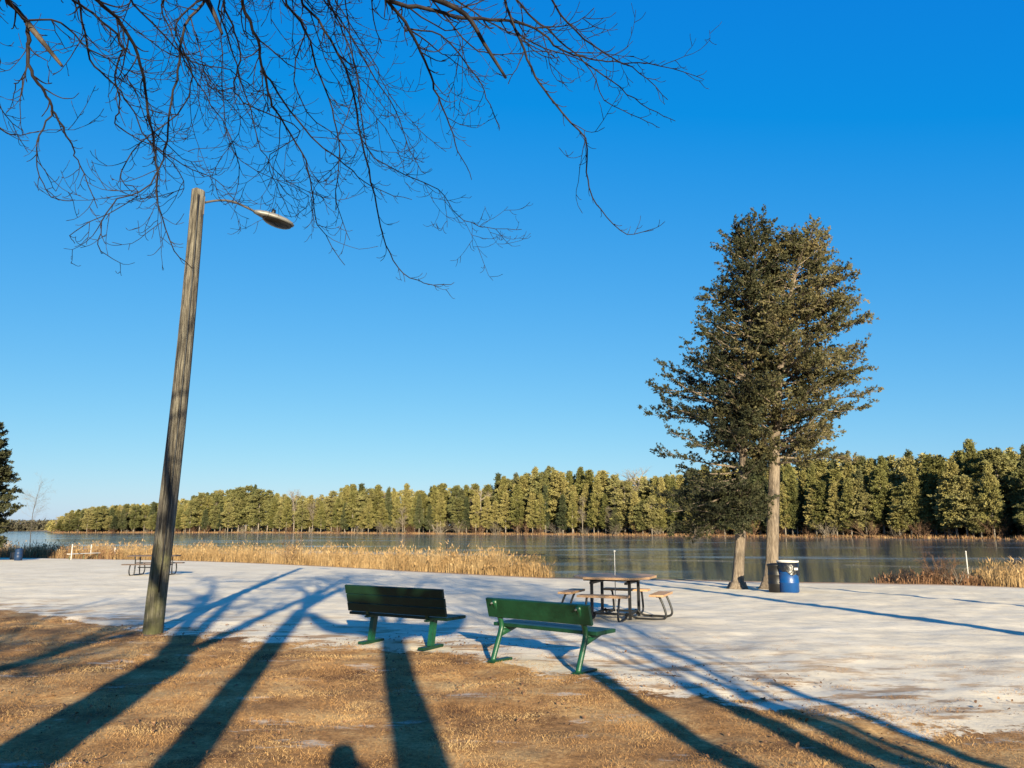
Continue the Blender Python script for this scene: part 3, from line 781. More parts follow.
# ------------------------------------------------------------------ lamp post
def lamp():
    b = ground(152, 633); Y = b.y
    t = at_y(198, 191, Y)
    e = empty('street_lamp', b, 'leaning weathered wooden lamp post with a grey lamp on a curved arm', 'street lamp')
    top = t - b; mb = MB(); n = 14; S = 16; vs = []
    rng = np.random.default_rng(5); ph = rng.uniform(0, 6.28, 3)
    for i in range(n + 1):
        u = i / n; c = top * u + Vector((0.05 * math.sin(u * 3.1), 0, 0)); c.z = top.z * u - (0.3 if i == 0 else 0)
        r = lerp(0.152, 0.11, u)
        for k in range(S):
            a = 2 * math.pi * k / S; rr = r * (1 + 0.03 * math.sin(3 * a + ph[0] + u * 2) + 0.02 * math.sin(7 * a + ph[1]))
            vs.append(c + Vector((math.cos(a) * rr, math.sin(a) * rr, 0)))
    fs = [(i * S + k, i * S + (k + 1) % S, (i + 1) * S + (k + 1) % S, (i + 1) * S + k) for i in range(n) for k in range(S)]
    # slightly chamfered roofed top
    vs.append(top + Vector((-0.03, 0, 0.07))); fs += [(n * S + k, n * S + (k + 1) % S, len(vs) - 1) for k in range(S)]
    mb.add(vs, fs); mb.build('pole', M['pole_wood'], e, True)
    # cable clipped down the pole, and a hanging loop at the top
    cb = MB(); cp = []
    for i in range(13):
        u = 0.985 - i * 0.075; c = top * u + Vector((0.05 * math.sin(u * 3.1), 0, 0)); r = lerp(0.152, 0.11, u) + 0.008
        cp.append(c + Vector((0.55 * r, -0.86 * r, 0)))
    cb.tube(cp, 0.011, 5)
    cb.build('cable', M['black_steel'], e, True)
    # bracket + arm
    hd = Vector((0.83, 0.56, 0)).normalized()
    a0 = top + hd * 0.09 + Vector((0, 0, -0.24))
    br = MB(); br.box(a0 - hd * 0.0 + Vector((0, 0, -0.02)), (0.05, 0.12, 0.34), Matrix.Rotation(math.atan2(hd.y, hd.x), 3, 'Z'), 0.01); br.build('bracket', M['dull_metal'], e)
    arm = smooth_path([a0 + Vector((0, 0, 0.04)), a0 + hd * 0.25 + Vector((0, 0, 0.15)), a0 + hd * 0.5 + Vector((0, 0, 0.19)), a0 + hd * 0.78 + Vector((0, 0, 0.13)), a0 + hd * 0.95 + Vector((0, 0, 0.08))], 4)
    am = MB(); am.tube(arm, 0.02, 8); am.build('arm', M['dull_metal'], e, True)
    # cobra head luminaire, local +X outwards
    org = arm[-1]; dirv = (hd + Vector((0, 0, -0.16))).normalized(); sd = Vector((-hd.y, hd.x, 0)); upv = dirv.cross(sd).normalized()
    if upv.z < 0: upv = -upv
    prof = [(x * 0.85, w * 0.82, a * 0.75, b_ * 0.8) for x, w, a, b_ in [(-0.08, 0.05, 0.05, 0.06), (0.02, 0.09, 0.09, 0.08), (0.15, 0.15, 0.12, 0.1), (0.38, 0.19, 0.13, 0.1), (0.58, 0.185, 0.11, 0.1), (0.72, 0.13, 0.075, 0.07), (0.78, 0.06, 0.03, 0.03)]]
    vs = []; K = 16
    for x, w, hu, hb in prof:
        for k in range(K):
            a = 2 * math.pi * k / K; y = math.cos(a) * w; z = math.sin(a)
            z = z * hu if z > 0 else z * hb * 0.5
            vs.append(org + dirv * x + sd * y + upv * z)
    fs = [(i * K + k, i * K + (k + 1) % K, (i + 1) * K + (k + 1) % K, (i + 1) * K + k) for i in range(len(prof) - 1) for k in range(K)]
    fs += [tuple(range(K - 1, -1, -1)), tuple((len(prof) - 1) * K + k for k in range(K))]
    hm = MB(); hm.add(vs, fs); ho = hm.build('lamp_head', M['grey_metal'], e, True)
    lm = MB(); vs = []; rings = 5
    for i in range(rings):
        f = math.cos(i / (rings - 1) * math.pi / 2); dz = -math.sin(i / (rings - 1) * math.pi / 2) * 0.1
        for k in range(20):
            a = 2 * math.pi * k / 20
            vs.append(org + dirv * (0.36 + math.cos(a) * 0.28 * max(f, .02)) + sd * (math.sin(a) * 0.15 * max(f, .02)) + upv * (-0.03 + dz))
    fs = [(i * 20 + k, i * 20 + (k + 1) % 20, (i + 1) * 20 + (k + 1) % 20, (i + 1) * 20 + k) for i in range(rings - 1) for k in range(20)]
    lm.add(vs, fs); lm.build('lens', M['lens'], ho, True)
    pc = MB(); q = org + dirv * 0.26 + upv * 0.085
    pc.tube([q, q + upv * 0.03, q + upv * 0.085, q + upv * 0.09], [0.04, 0.042, 0.038, 0.015], 10); pc.build('photocell', M['black_plastic'], ho, True)
lamp()

# ------------------------------------------------------------------ benches (axis X, sitter looks +Y)
def tilt(y, z, ang): return Matrix.Rotation(ang, 3, 'X')
def plank(mb, cx, cy, cz, sx, sy, sz, rx=0.0): mb.box((cx, cy, cz), (sx, sy, sz), Matrix.Rotation(rx, 3, 'X'), 0.006)
def bench(pl, pr, label, style):
    c = (pl + pr) / 2; rz = math.atan2(pr.y - pl.y, pr.x - pl.x); sp = (pr - pl).length / 2
    e = empty('park_bench', (c.x, c.y, gz(c.x, c.y)), label, 'bench', None, rz)
    e.rotation_euler = (0, math.atan2(-(gz(pr.x, pr.y) - gz(pl.x, pl.y)), 2 * sp) * 0.0, rz)
    LEN = 1.72 if style == 'tall' else 1.52
    if style == 'tall':
        bk = MB(); ang = R(14)                                    # leaning back (top towards -Y)
        for i in range(3):
            s = 0.015 + i * 0.126 + 0.06
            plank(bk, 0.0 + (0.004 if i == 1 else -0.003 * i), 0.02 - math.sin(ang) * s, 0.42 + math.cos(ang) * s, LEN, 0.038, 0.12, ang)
        bk.build('backrest', M['green_shaded'], e)
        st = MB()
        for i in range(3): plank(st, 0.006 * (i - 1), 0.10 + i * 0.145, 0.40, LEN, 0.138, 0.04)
        st.build('seat', M['green_shaded'], e)
        for s in (-1, 1):
            lg = MB()
            lg.box((s * sp, 0.155, 0.2), (0.06, 0.09, 0.385), Matrix.Rotation(R(-10), 3, 'X'), 0.012)
            lg.box((s * sp, 0.22, 0.366), (0.05, 0.44, 0.026), None, 0.006)
            up = Matrix.Rotation(ang, 3, 'X')
            lg.box((s * sp, -0.005, 0.575), (0.05, 0.026, 0.38), up, 0.006)
            lo = lg.build('leg', M['green_steel'], e)
            ft = MB(); ft.box((s * sp, 0.13, 0.018), (0.09, 0.46, 0.036), None, 0.01)
            ft.build('foot', M['black_steel'] if False else M['green'], lo)
    else:
        bk = MB(); ang = R(16)
        plank(bk, 0, -0.03, 0.64, LEN, 0.042, 0.235, ang); bk.build('backrest', M['green'], e)
        st = MB()
        for i in range(2): plank(st, 0.004 * i, 0.175 + i * 0.205, 0.43, LEN, 0.198, 0.042)
        st.build('seat', M['green'], e)
        for s in (-1, 1):
            lg = MB()
            path = smooth_path([(s * sp, -0.1, 0.02), (s * sp, -0.02, 0.2), (s * sp, 0.05, 0.355), (s * sp, 0.062, 0.43), (s * sp, 0.03, 0.53), (s * sp, -0.08, 0.73)], 4)
            lg.tube(path, 0.036, 8, flat=0.8)
            lg.box((s * sp, 0.27, 0.393), (0.05, 0.40, 0.03), None, 0.006)
            lg.add([(s * sp - 0.008, 0.05, 0.29), (s * sp - 0.008, 0.40, 0.378), (s * sp - 0.008, 0.05, 0.378), (s * sp + 0.008, 0.05, 0.29), (s * sp + 0.008, 0.40, 0.378), (s * sp + 0.008, 0.05, 0.378)],
                   [(0, 1, 2), (5, 4, 3), (0, 3, 4, 1), (1, 4, 5, 2), (2, 5, 3, 0)])
            lo = lg.build('leg', M['green_steel'], e, True)
            ft = MB(); ft.box((s * sp, 0.04, 0.016), (0.085, 0.38, 0.03), None, 0.01); ft.build('foot', M['green'], lo)
            bo = MB(); bo.tube([(s * sp, -0.118, 0.70), (s * sp, -0.135, 0.696)], [0.012, 0.010], 8); bo.build('bolt', M['grey_metal'], lo)
bench(ground(365, 644), ground(425, 650), 'shaded dark green bench with tall closed plank back, left of the two on the sand', 'tall')
bench(ground(498, 661.5), ground(583, 673.5), 'green bench with single board back and bent legs in front of picnic table', 'open')

# ------------------------------------------------------------------ picnic tables
def bent(mb, pts, r, sides=7): mb.tube(smooth_path(pts, 5), r, sides)
def picnic_square():
    c = ground(616, 617); rz = R(-22)
    e = empty('picnic_table', c, 'brown wooden picnic table with four attached seats on bent black tubes', 'picnic table', None, rz)
    tp = MB(); k = 0.32; w = 0.73
    for i in range(7):                                             # boards of the clipped square
        y0 = -w + i * 2 * w / 7 + 0.004; y1 = -w + (i + 1) * 2 * w / 7 - 0.004
        def xe(y): return w - max(0, abs(y) - (w - k))
        tp.prism([(-xe(y0), y0), (xe(y0), y0), (xe(y1), y1), (-xe(y1), y1)], 0.725, 0.765)
    tp.build('tabletop', M['table_wood'], e)
    fr = MB()
    for s in (-1, 1):
        fr.box((0, s * 0.33, 0.7), (1.05, 0.05, 0.045)); fr.box((s * 0.33, 0, 0.652), (0.05, 1.05, 0.045))
        fr.box((0, s * 0.33, 0.09), (0.62, 0.04, 0.04)); fr.box((s * 0.33, 0, 0.09), (0.04, 0.62, 0.04))
    fr.build('frame', M['black_steel'], e)
    for sx in (-1, 1):
        for sy in (-1, 1):
            lg = MB(); lg.box((sx * 0.36, sy * 0.36, 0.345), (0.05, 0.05, 0.69), None, 0.008); lg.build('leg', M['black_steel'], e)
    for q in range(4):
        rot = Matrix.Rotation(q * math.pi / 2, 3, 'Z')
        st = MB()
        for j in (0, 1): st.box(rot @ Vector((0.80 + j * 0.135, 0, 0.445)), (0.128, 0.92 - 0.0 * j, 0.04), rot, 0.006)
        so = st.build('seat', M['table_wood'], e)
        for s in (-1, 1):
            tb = MB(); y = s * 0.3
            P = [(0.345, y, 0.115), (0.40, y, 0.06), (0.48, y, 0.026), (0.58, y, 0.022), (0.72, y, 0.02), (0.92, y, 0.022), (1.0, y, 0.075), (0.985, y, 0.2), (0.90, y, 0.405), (0.84, y, 0.42)]
            bent(tb, [rot @ Vector(p) for p in P], 0.021); tb.build('seat_tube', M['black_steel'], so, True)
    p = empty('marker_pole', c, 'thin white pole standing up through the middle of the picnic table', 'pole')
    m1 = MB(); m1.tube([(0, 0, 0), (0, 0, 1.2)], 0.008, 8); m1.build('shaft', M['white'], p, True)
    m2 = MB(); m2.lathe([(0.011, 1.2), (0.02, 1.205), (0.02, 1.225), (0.008, 1.235)], 10); m2.build('cap', M['white'], p, True)
picnic_square()

def picnic_far():
    c = ground(153, 575); e = empty('picnic_table', c, 'dark long picnic table far off on the sand behind the lamp post', 'picnic table', None, R(6))
    tp = MB()
    for i in range(5): tp.box((0, -0.3 + i * 0.15, 0.745), (1.83, 0.143, 0.04), None, 0.006)
    tp.build('tabletop', M['dark_wood'], e)
    for s in (-1, 1):
        st = MB()
        for j in (0, 1): st.box((0, s * (0.66 + j * 0.145), 0.44), (1.83, 0.138, 0.04), None, 0.006)
        st.build('seat', M['dark_wood'], e)
    for s in (-1, 1):
        fr = MB(); x = s * 0.62
        bent(fr, [(x, -0.76, 0.42), (x, -0.84, 0.2), (x, -0.72, 0.03), (x, -0.4, 0.02), (x, 0.4, 0.02), (x, 0.72, 0.03), (x, 0.84, 0.2), (x, 0.76, 0.42)], 0.024)
        bent(fr, [(x, -0.28, 0.72), (x, -0.25, 0.3), (x, -0.3, 0.03)], 0.024); bent(fr, [(x, 0.28, 0.72), (x, 0.25, 0.3), (x, 0.3, 0.03)], 0.024)
        fr.build('frame', M['black_steel'], e, True)
    cr = MB(); cr.box((0, 0, 0.3), (1.2, 0.04, 0.04)); cr.build('crossbar', M['black_steel'], e)
M['dark_wood'] = mat('dark_table_wood', [(0.05, 0.035, 0.03), (0.1, 0.07, 0.055)], 6, 0.7, 0.2, 40, (1, 8, 8))
picnic_far()

# ------------------------------------------------------------------ barrels
def drum(loc, label, m, h=0.86, r=0.285, rim=None, name='trash_barrel'):
    e = empty(name, loc, label, 'barrel')
    b = MB(); pr = [(r * 0.9, 0), (r, 0.03)]
    for k in (0.33, 0.66): pr += [(r, h * k - 0.03), (r * 1.035, h * k - 0.012), (r * 1.035, h * k + 0.012), (r, h * k + 0.03)]
    pr += [(r, h - 0.03), (r * 1.04, h - 0.02), (r * 1.04, h), (r * 0.97, h), (r * 0.96, h - 0.25), (0.02, h - 0.26)]
    b.lathe(pr, 28, cap=False); b.build('body', m, e, True)
    return e
pb = ground(789.5, 592.5)
bb = drum(pb, 'blue barrel bin with white rim and black bag right of the conifer trunk', M['blue'], 0.9, 0.29)
rm = MB(); rm.lathe([(0.285, 0.885), (0.318, 0.885), (0.322, 0.905), (0.318, 0.935), (0.285, 0.935), (0.285, 0.885)], 28, cap=False); rm.build('rim', M['white'], bb, True)
bg = MB(); vs = []; K = 36; rng_ = np.random.default_rng(8); hang = 0.12 + 0.1 * rng_.random(K)
for k in range(K):
    a = 2 * math.pi * k / K; f = max(0, math.cos(a - R(-60))); hang[k] = 0.2 + 0.16 * f + 0.03 * math.sin(7 * a)
for j, (rr, zz) in enumerate(((0.27, 0.72), (0.275, 0.878), (0.3, 0.884), (0.312, 0.878), (0.318, 0.6), (0.326, 0.2))):
    for k in range(K):
        a = 2 * math.pi * k / K; w = 1 + 0.02 * math.sin(9 * a + j)
        z = zz if j < 4 else 0.878 - hang[k] * (0.5 if j == 4 else 1.0)
        vs.append((math.cos(a) * rr * w, math.sin(a) * rr * w, z))
bg.add(vs, [(j * K + k, j * K + (k + 1) % K, (j + 1) * K + (k + 1) % K, (j + 1) * K + k) for j in range(5) for k in range(K)])
bg.build('bag', M['bag'], bb, True)
lb = MB(); lb.box((0.13, -0.3, 0.70), (0.13, 0.02, 0.07), Matrix.Rotation(R(18), 3, 'Z'), 0.005); lb.build('tag', M['white'], bb)
pk = ground(777.5, 592)
kb = drum(pk, 'black barrel between the conifer trunk and the blue barrel', M['black_plastic'], 0.8, 0.25)
lid = MB(); lid.lathe([(0.265, 0.79), (0.272, 0.81), (0.25, 0.84), (0.12, 0.865), (0.01, 0.87)], 24); lid.build('lid', M['black_plastic'], kb, True)
p2 = ground(18, 560.5)
fb = drum(p2, 'dark blue barrel at the far left among rusty reeds', M['dark_blue'], 0.66, 0.23)
fl = MB(); fl.lathe([(0.24, 0.65), (0.25, 0.68), (0.17, 0.75), (0.01, 0.78)], 20); fl.build('lid', M['dark_blue'], fb, True)
p3 = ground(12.5, 559.6)
gb = drum(p3, 'small grey barrel standing left of the dark blue barrel', M['grey_metal'], 0.5, 0.17)

# ------------------------------------------------------------------ posts and rail in the shallows
def post(px, y0, D, h, label, r=0.06, z=None):
    a = float(az_of(px)); x, y = math.sin(a) * D, math.cos(a) * D; z = max(float(zfun(x, y, False)), WATER) - 0.3 if z is None else z
    e = empty('white_post', (x, y, z), label, 'post', 'white posts')
    b = MB(); b.tube([(0, 0, 0), (0, 0, h + 0.3)], [r, r * 0.95], 8); b.build('shaft', M['white'], e, True)
    c_ = MB(); c_.lathe([(r * 1.15, h + 0.295), (r * 1.15, h + 0.33), (r * 0.4, h + 0.36)], 10); c_.build('cap', M['white'], e, True)
    return e
post(73, 0, 62, 1.0, 'leftmost white post behind the rusty reeds at the far left', 0.035)
post(92, 0, 66, 0.95, 'white post at the right end of the low white rail in the reeds', 0.035)
post(116, 0, 66, 0.7, 'short white post in the reeds, nearest the lamp post', 0.045)
def rail():
    a0, a1 = float(az_of(70)), float(az_of(100)); A = Vector((math.sin(a0) * 63, math.cos(a0) * 63, -0.02)); B = Vector((math.sin(a1) * 65, math.cos(a1) * 65, -0.02))
    e = empty('low_dock', (A.x, A.y, WATER), 'low white wooden rail between white posts above the reeds', 'dock')
    d = (B - A); b = MB(); ang = math.atan2(d.y, d.x); rot = Matrix.Rotation(ang, 3, 'Z')
    b.box(d / 2 + Vector((0, 0, 0.42)), (d.length, 0.3, 0.05), rot, 0.01); b.build('deck', M['white'], e)
    for t in (0.04, 0.5, 0.96):
        q = MB(); q.tube([d * t + Vector((0, 0, -0.5)), d * t + Vector((0, 0, 0.384))], 0.05, 6); q.build('leg', M['pole_wood'], e)
rail()
a_ = float(az_of(964)); post(964.5, 0, float(shore(a_)) + 0.3, 1.25, 'slender white post beside the reeds and shrubs at the right shore', 0.024)

def rope(px0, d0, px1, d1, label, name='float_rope', r=0.011):
    a0, a1 = float(az_of(px0)), float(az_of(px1)); n = 40
    A = Vector((math.sin(a0) * d0, math.cos(a0) * d0, WATER + 0.02)); B = Vector((math.sin(a1) * d1, math.cos(a1) * d1, WATER + 0.02))
    e = empty(name, A, label, 'rope', 'swimming area ropes'); P = []
    nv = Vector((-(B - A).y, (B - A).x, 0)).normalized()
    for i in range(n + 1):
        t = i / n; P.append((B - A) * t + nv * (math.sin(t * 9) * 0.25 + math.sin(t * 23) * 0.08))
    b = MB(); b.tube(P, r, 5); b.build('line', M['rope'], e, True)
    for i in range(2, n, 5):
        f = MB(); f.lathe([(0.01, -0.04), (r * 2.2, -0.02), (r * 2.2, 0.02), (0.01, 0.04)], 8, P[i]); f.build('float', M['rope'], e, True)
rope(120, 76, 545, 66, 'long white float rope lying on the ice beyond the reeds', r=0.02)
rope(560, 58, 735, 55, 'white float rope on the ice beyond the brown picnic table')
rope(840, 52, 1090, 50, 'white float rope on the ice beyond the right shore shrubs')
rope(572, 36.5, 730, 34.6, 'short white rope close to the sand right of the brown picnic table', r=0.006)

# ------------------------------------------------------------------ shore shrubs and sapling
def shrub(px, off, h, label, m, seed, n=16, dense=(6, 5), name='bare_shrub', r=0.014):
    a = float(az_of(px)); d = float(shore(a)) + off; x, y = math.sin(a) * d, math.cos(a) * d; z = max(float(zfun(x, y, False)), WATER)
    e = empty(name, (x, y, z), label, 'shrub'); rng = np.random.default_rng(seed)
    stems = MB(); tw = MB()
    for k in range(n):
        a = rng.uniform(0, 6.28); s = rng.uniform(0, 0.25)
        p = Vector((math.cos(a) * s, math.sin(a) * s, -0.05)); d_ = Vector((math.cos(a) * rng.uniform(0.1, 0.9), math.sin(a) * rng.uniform(0.1, 0.9), 1))
        L_ = h * rng.uniform(0.55, 1.0)
        pts = grow(stems, p, d_, L_, r, 9, rng, 4, 5, 0.12, 0.02, ())
        for q in range(dense[0]):
            i = rng.integers(1, 5); dd = (pts[i + 1] - pts[i]).normalized(); sd = dd.cross(Vector(rng.normal(0, 1, 3))).normalized()
            grow(tw, pts[i], dd + sd * 0.8, L_ * 0.35, r * 0.45, 0, rng, 3, 4, 0.2, 0.02, (dense[1],), 0.5)
    stems.build('stems', m, e, True); tw.build('twigs', m, e)
shrub(290, 0.6, 2.1, 'thin brown leafless sapling rising out of the reed belt left of the benches', M['rust_twig'], 501, 9, (7, 4), 'sapling')
shrub(905, -0.1, 0.75, 'low dark brown shrub, leftmost on the right shore', M['twig'], 502, 18)
shrub(938, 0.0, 1.35, 'tall rust brown shrub on the right shore left of the slender white post', M['rust_twig'], 503, 22)
shrub(953, -0.4, 0.95, 'pale stick-like shrub right beside the slender white post', M['far_twig'], 504, 6, (3, 2))
shrub(884, 0.2, 0.5, 'smallest dark shrub at the water edge right of the blue barrel', M['twig'], 505, 12)
shrub(-14, 4, 1.7, 'grey leafless shrub under the dark evergreen at the left edge', M['far_twig'], 506, 14)
shrub(48, 4.5, 1.0, 'reddish leafless shrub right of the dark blue barrel', M['rust_twig'], 507, 14)

# ------------------------------------------------------------------ overhanging bare tree
def trunk_base(px, py, y):
    p = ground(px, py); t = (p.y - y) / SV[1]
    x = p.x - SV[0] * t; return Vector((x, y, gz(x, y)))

def twig(mb, p, d, length, r, rng, level=0):
    """drooping then up-curling twig with short alternate spurs and buds"""
    n = 6; pts = [Vector(p)]; d = Vector(d).normalized(); rad = [r]
    for i in range(n):
        t = i / n
        d = (d + Vector(rng.normal(0, 0.10, 3)) + Vector((0, 0, lerp(-0.12, 0.42, t)))).normalized()
        pts.append(pts[-1] + d * length / n); rad.append(lerp(r, max(r * 0.45, 0.0017), (i + 1) / n))
    rad[-1] = rad[-2] * 1.25                                           # the bud
    pts.append(pts[-1] + d * 0.012); rad.append(rad[-1] * 0.4)
    mb.tube(pts, rad, 4, False)
    if level < 2:
        k = int(length / (0.13 if level == 0 else 0.10))
        for j in range(k):
            t = lerp(0.15, 0.97, (j + rng.random()) / max(k, 1)) * n; i = min(int(t), n - 1)
            q = pts[i].lerp(pts[i + 1], t - i); dd = (pts[i + 1] - pts[i]).normalized()
            sd = dd.cross(Vector(rng.normal(0, 1, 3))).normalized()
            if rng.random() < 0.25: continue
            twig(mb, q, dd * 0.8 + sd * 0.9, (rng.uniform(0.12, 0.42) if level == 0 else rng.uniform(0.04, 0.16)), max(r * 0.65, 0.0026), rng, level + 1)

def overhang():
    base = trunk_base(222, 700, -2.6)
    e = empty('bare_tree', base, 'leafless tree whose drooping twiggy branches hang across the top of the sky', 'tree')
    rng = np.random.default_rng(600)
    tr = MB(); crotch = Vector((0.1, 0.2, 5.0))
    tp = smooth_path([(0, 0, -0.3), (0, 0, 0.4), (0.04, 0.03, 2), (0.06, 0.1, 3.6), tuple(crotch)], 4)
    tr.tube(tp, list(np.interp(np.linspace(0, 1, len(tp)), [0, 0.12, 0.3, 1], [0.34, 0.23, 0.19, 0.16])), 14, False); tr.build('trunk', M['bark'], e, True)
    B = [  # photo trace, distance start -> end, radius start (m)
     ([(8, 0), (24, 17), (28, 38), (30, 70), (45, 92), (53, 110), (65, 132), (72, 148), (80, 165), (97, 207)], 5.6, 6.3, 0.026),
     ([(24, 20), (60, 22), (90, 50), (125, 75), (150, 130)], 5.7, 6.2, 0.010),
     ([(53, 110), (40, 135), (37, 160), (45, 190), (58, 200)], 6.0, 6.2, 0.008),
     ([(90, -5), (115, 18), (138, 55), (147, 100), (152, 140), (157, 170), (158, 205), (175, 250), (192, 268)], 5.4, 6.6, 0.021),
     ([(80, 5), (90, 60), (110, 80), (130, 105), (148, 140), (185, 165), (215, 180), (240, 205)], 6.2, 7.2, 0.013),
     ([(207, -4), (185, 25), (178, 70), (170, 110), (165, 150), (150, 185), (110, 205), (98, 240), (104, 255)], 5.8, 6.4, 0.016),
     ([(243, -4), (255, 30), (262, 65), (270, 100), (285, 125), (305, 160), (312, 190), (318, 225), (345, 265)], 5.6, 7.0, 0.020),
     ([(262, 70), (300, 125), (345, 165), (370, 185), (412, 200)], 6.0, 7.0, 0.010),
     ([(285, -4), (305, 30), (320, 75), (335, 120), (340, 160), (335, 200), (350, 240)], 5.9, 7.0, 0.016),
     ([(300, -4), (325, 30), (350, 80), (362, 140), (375, 195), (383, 235), (398, 268), (425, 283), (456, 284)], 6.0, 7.2, 0.018),
     ([(322, -4), (345, 25), (370, 70), (395, 110), (410, 150), (425, 175)], 6.6, 7.3, 0.014),
     ([(383, -4), (410, 30), (425, 60), (435, 90), (447, 118), (458, 150), (472, 178)], 5.2, 6.3, 0.024),
     ([(392, 0), (425, 8), (465, 18), (500, 20), (535, 28), (560, 50), (590, 58), (615, 62), (660, 65), (704, 80)], 5.2, 6.6, 0.027),
     ([(505, -4), (520, 40), (535, 75), (555, 105), (585, 140), (588, 180), (600, 210), (628, 234), (654, 229)], 5.4, 6.4, 0.017),
     ([(515, -4), (548, 30), (585, 62), (620, 88), (648, 108), (676, 121)], 5.8, 6.8, 0.016),
     ([(550, -4), (575, 30), (612, 58), (640, 72), (668, 100)], 5.3, 6.3, 0.016),
     ([(450, -4), (495, 25), (545, 48), (585, 62), (605, 100), (640, 118), (660, 128)], 6.2, 7.2, 0.012),
     ([(432, 0), (470, 45), (500, 55), (540, 50), (560, 62)], 5.9, 6.5, 0.012),
     ([(130, -4), (160, 30), (190, 60), (230, 70), (265, 95), (300, 110)], 6.4, 7.4, 0.013),
     ([(165, -4), (175, 40), (205, 95), (228, 130), (240, 175), (232, 205)], 6.8, 7.6, 0.012),
     ([(345, -4), (352, 50), (362, 95), (392, 140), (405, 170)], 6.8, 7.6, 0.012),
     ([(-20, 20), (0, 60), (-5, 95), (20, 130)], 6.0, 6.6, 0.012),
     ([(-30, 90), (0, 128), (20, 135), (38, 132)], 6.3, 6.6, 0.008),
     ([(405, 30), (440, 35), (475, 75), (490, 105), (500, 130)], 5.6, 6.4, 0.010),
     ([(220, -4), (232, 50), (250, 110), (262, 150), (285, 180), (330, 200)], 6.4, 7.4, 0.012),
    ]
    for i in (3, 6, 8, 9, 10, 18, 19, 20, 24, 5):
        t_, a, b, r_ = B[i]; dx = rng.uniform(-34, 34); sx = rng.uniform(0.75, 1.1)
        B.append(([(x + dx + rng.normal(0, 5) + (y * 0.12 * rng.choice([-1, 1]) if y > 0 else 0), y * sx if y > 0 else y) for x, y in t_], a + 0.5, b + 0.7, r_ * 0.72))
    stub = [([(28, 24), (45, 45), (62, 66)], 5.7, 5.6, 0.024), ([(205, -4), (214, 14), (222, 34)], 5.8, 5.75, 0.028), ([(428, -4), (465, 14), (485, 45), (506, 78)], 5.3, 5.5, 0.026)]
    hubs = [pt(x, -75, d) + Vector((0, 0, 0)) for x, d in ((10, 4.9), (190, 4.7), (330, 4.9), (450, 4.4), (540, 4.6))]
    for h in hubs:
        q = h - base; lm = MB(); m_ = crotch.lerp(q, 0.5) + Vector((0, 0, 0.9))
        P = smooth_path([crotch, crotch.lerp(m_, 0.5) + Vector((0, 0, 0.35)), m_, q], 5)
        lm.tube(P, list(np.linspace(0.09, 0.035, len(P))), 9, False); lm.build('limb', M['bark'], e, True)
    joint = {}
    for i, (tr_, d0, d1, r0) in enumerate(B):
        n = len(tr_); P = [pt(x, y, lerp(d0, d1, k / (n - 1))) - base for k, (x, y) in enumerate(tr_)]
        if tr_[0][1] < 21 and tr_[0] != (24, 20):                       # continues to a limb above the frame
            w = P[0] + base; h = min(hubs, key=lambda q: (q - w).length) - base
            P = [h, h.lerp(P[0], 0.5) + Vector((0, 0, 0.06))] + P
        S = smooth_path(P, 4); m_ = len(S)
        S = [s + Vector(rng.normal(0, 0.006, 3)) for s in S]
        rad = [lerp(r0 * 0.88, 0.0028, (k / (m_ - 1)) ** 0.75) for k in range(m_)]
        mb = MB(); mb.tube(S, rad, 6, False)
        L_ = sum((S[k + 1] - S[k]).length for k in range(m_ - 1)); acc = 0; nxt = 0.12
        for k in range(m_ - 1):
            acc += (S[k + 1] - S[k]).length
            while acc > nxt:
                nxt += rng.uniform(0.045, 0.13)
                fr = k / m_
                if fr < 0.12: continue
                dd = (S[k + 1] - S[k]).normalized(); sd = dd.cross(Vector(rng.normal(0, 1, 3))).normalized()
                ln = rng.choice([rng.uniform(0.08, 0.25), rng.uniform(0.3, 0.8)], p=[0.76, 0.24]) * (1.1 - 0.5 * fr)
                if tr_[0][0] > 440: ln *= 0.55
                twig(mb, S[k], dd * 0.9 + sd * 0.8, ln, max(min(rad[k] * 0.55, 0.0065), 0.0032), rng, 0 if ln > 0.28 else 1)
        mb.build('branch', M['twig'], e, True)
    for tr_, d0, d1, r0 in stub:
        P = smooth_path([pt(x, y, lerp(d0, d1, k / (len(tr_) - 1))) - base for k, (x, y) in enumerate(tr_)], 4)
        if tr_[0][1] < 0: P = [min(hubs, key=lambda q: (q - base - P[0]).length) - base] + P
        mb = MB(); mb.tube(P, list(np.linspace(r0 * 0.95, r0 * 0.4, len(P))), 7); o = mb.build('broken_branch', M['pale_wood'] if tr_[0][0] == 28 else M['twig'], e, True)
        o['label'] = 'snapped off bare stub'
overhang()

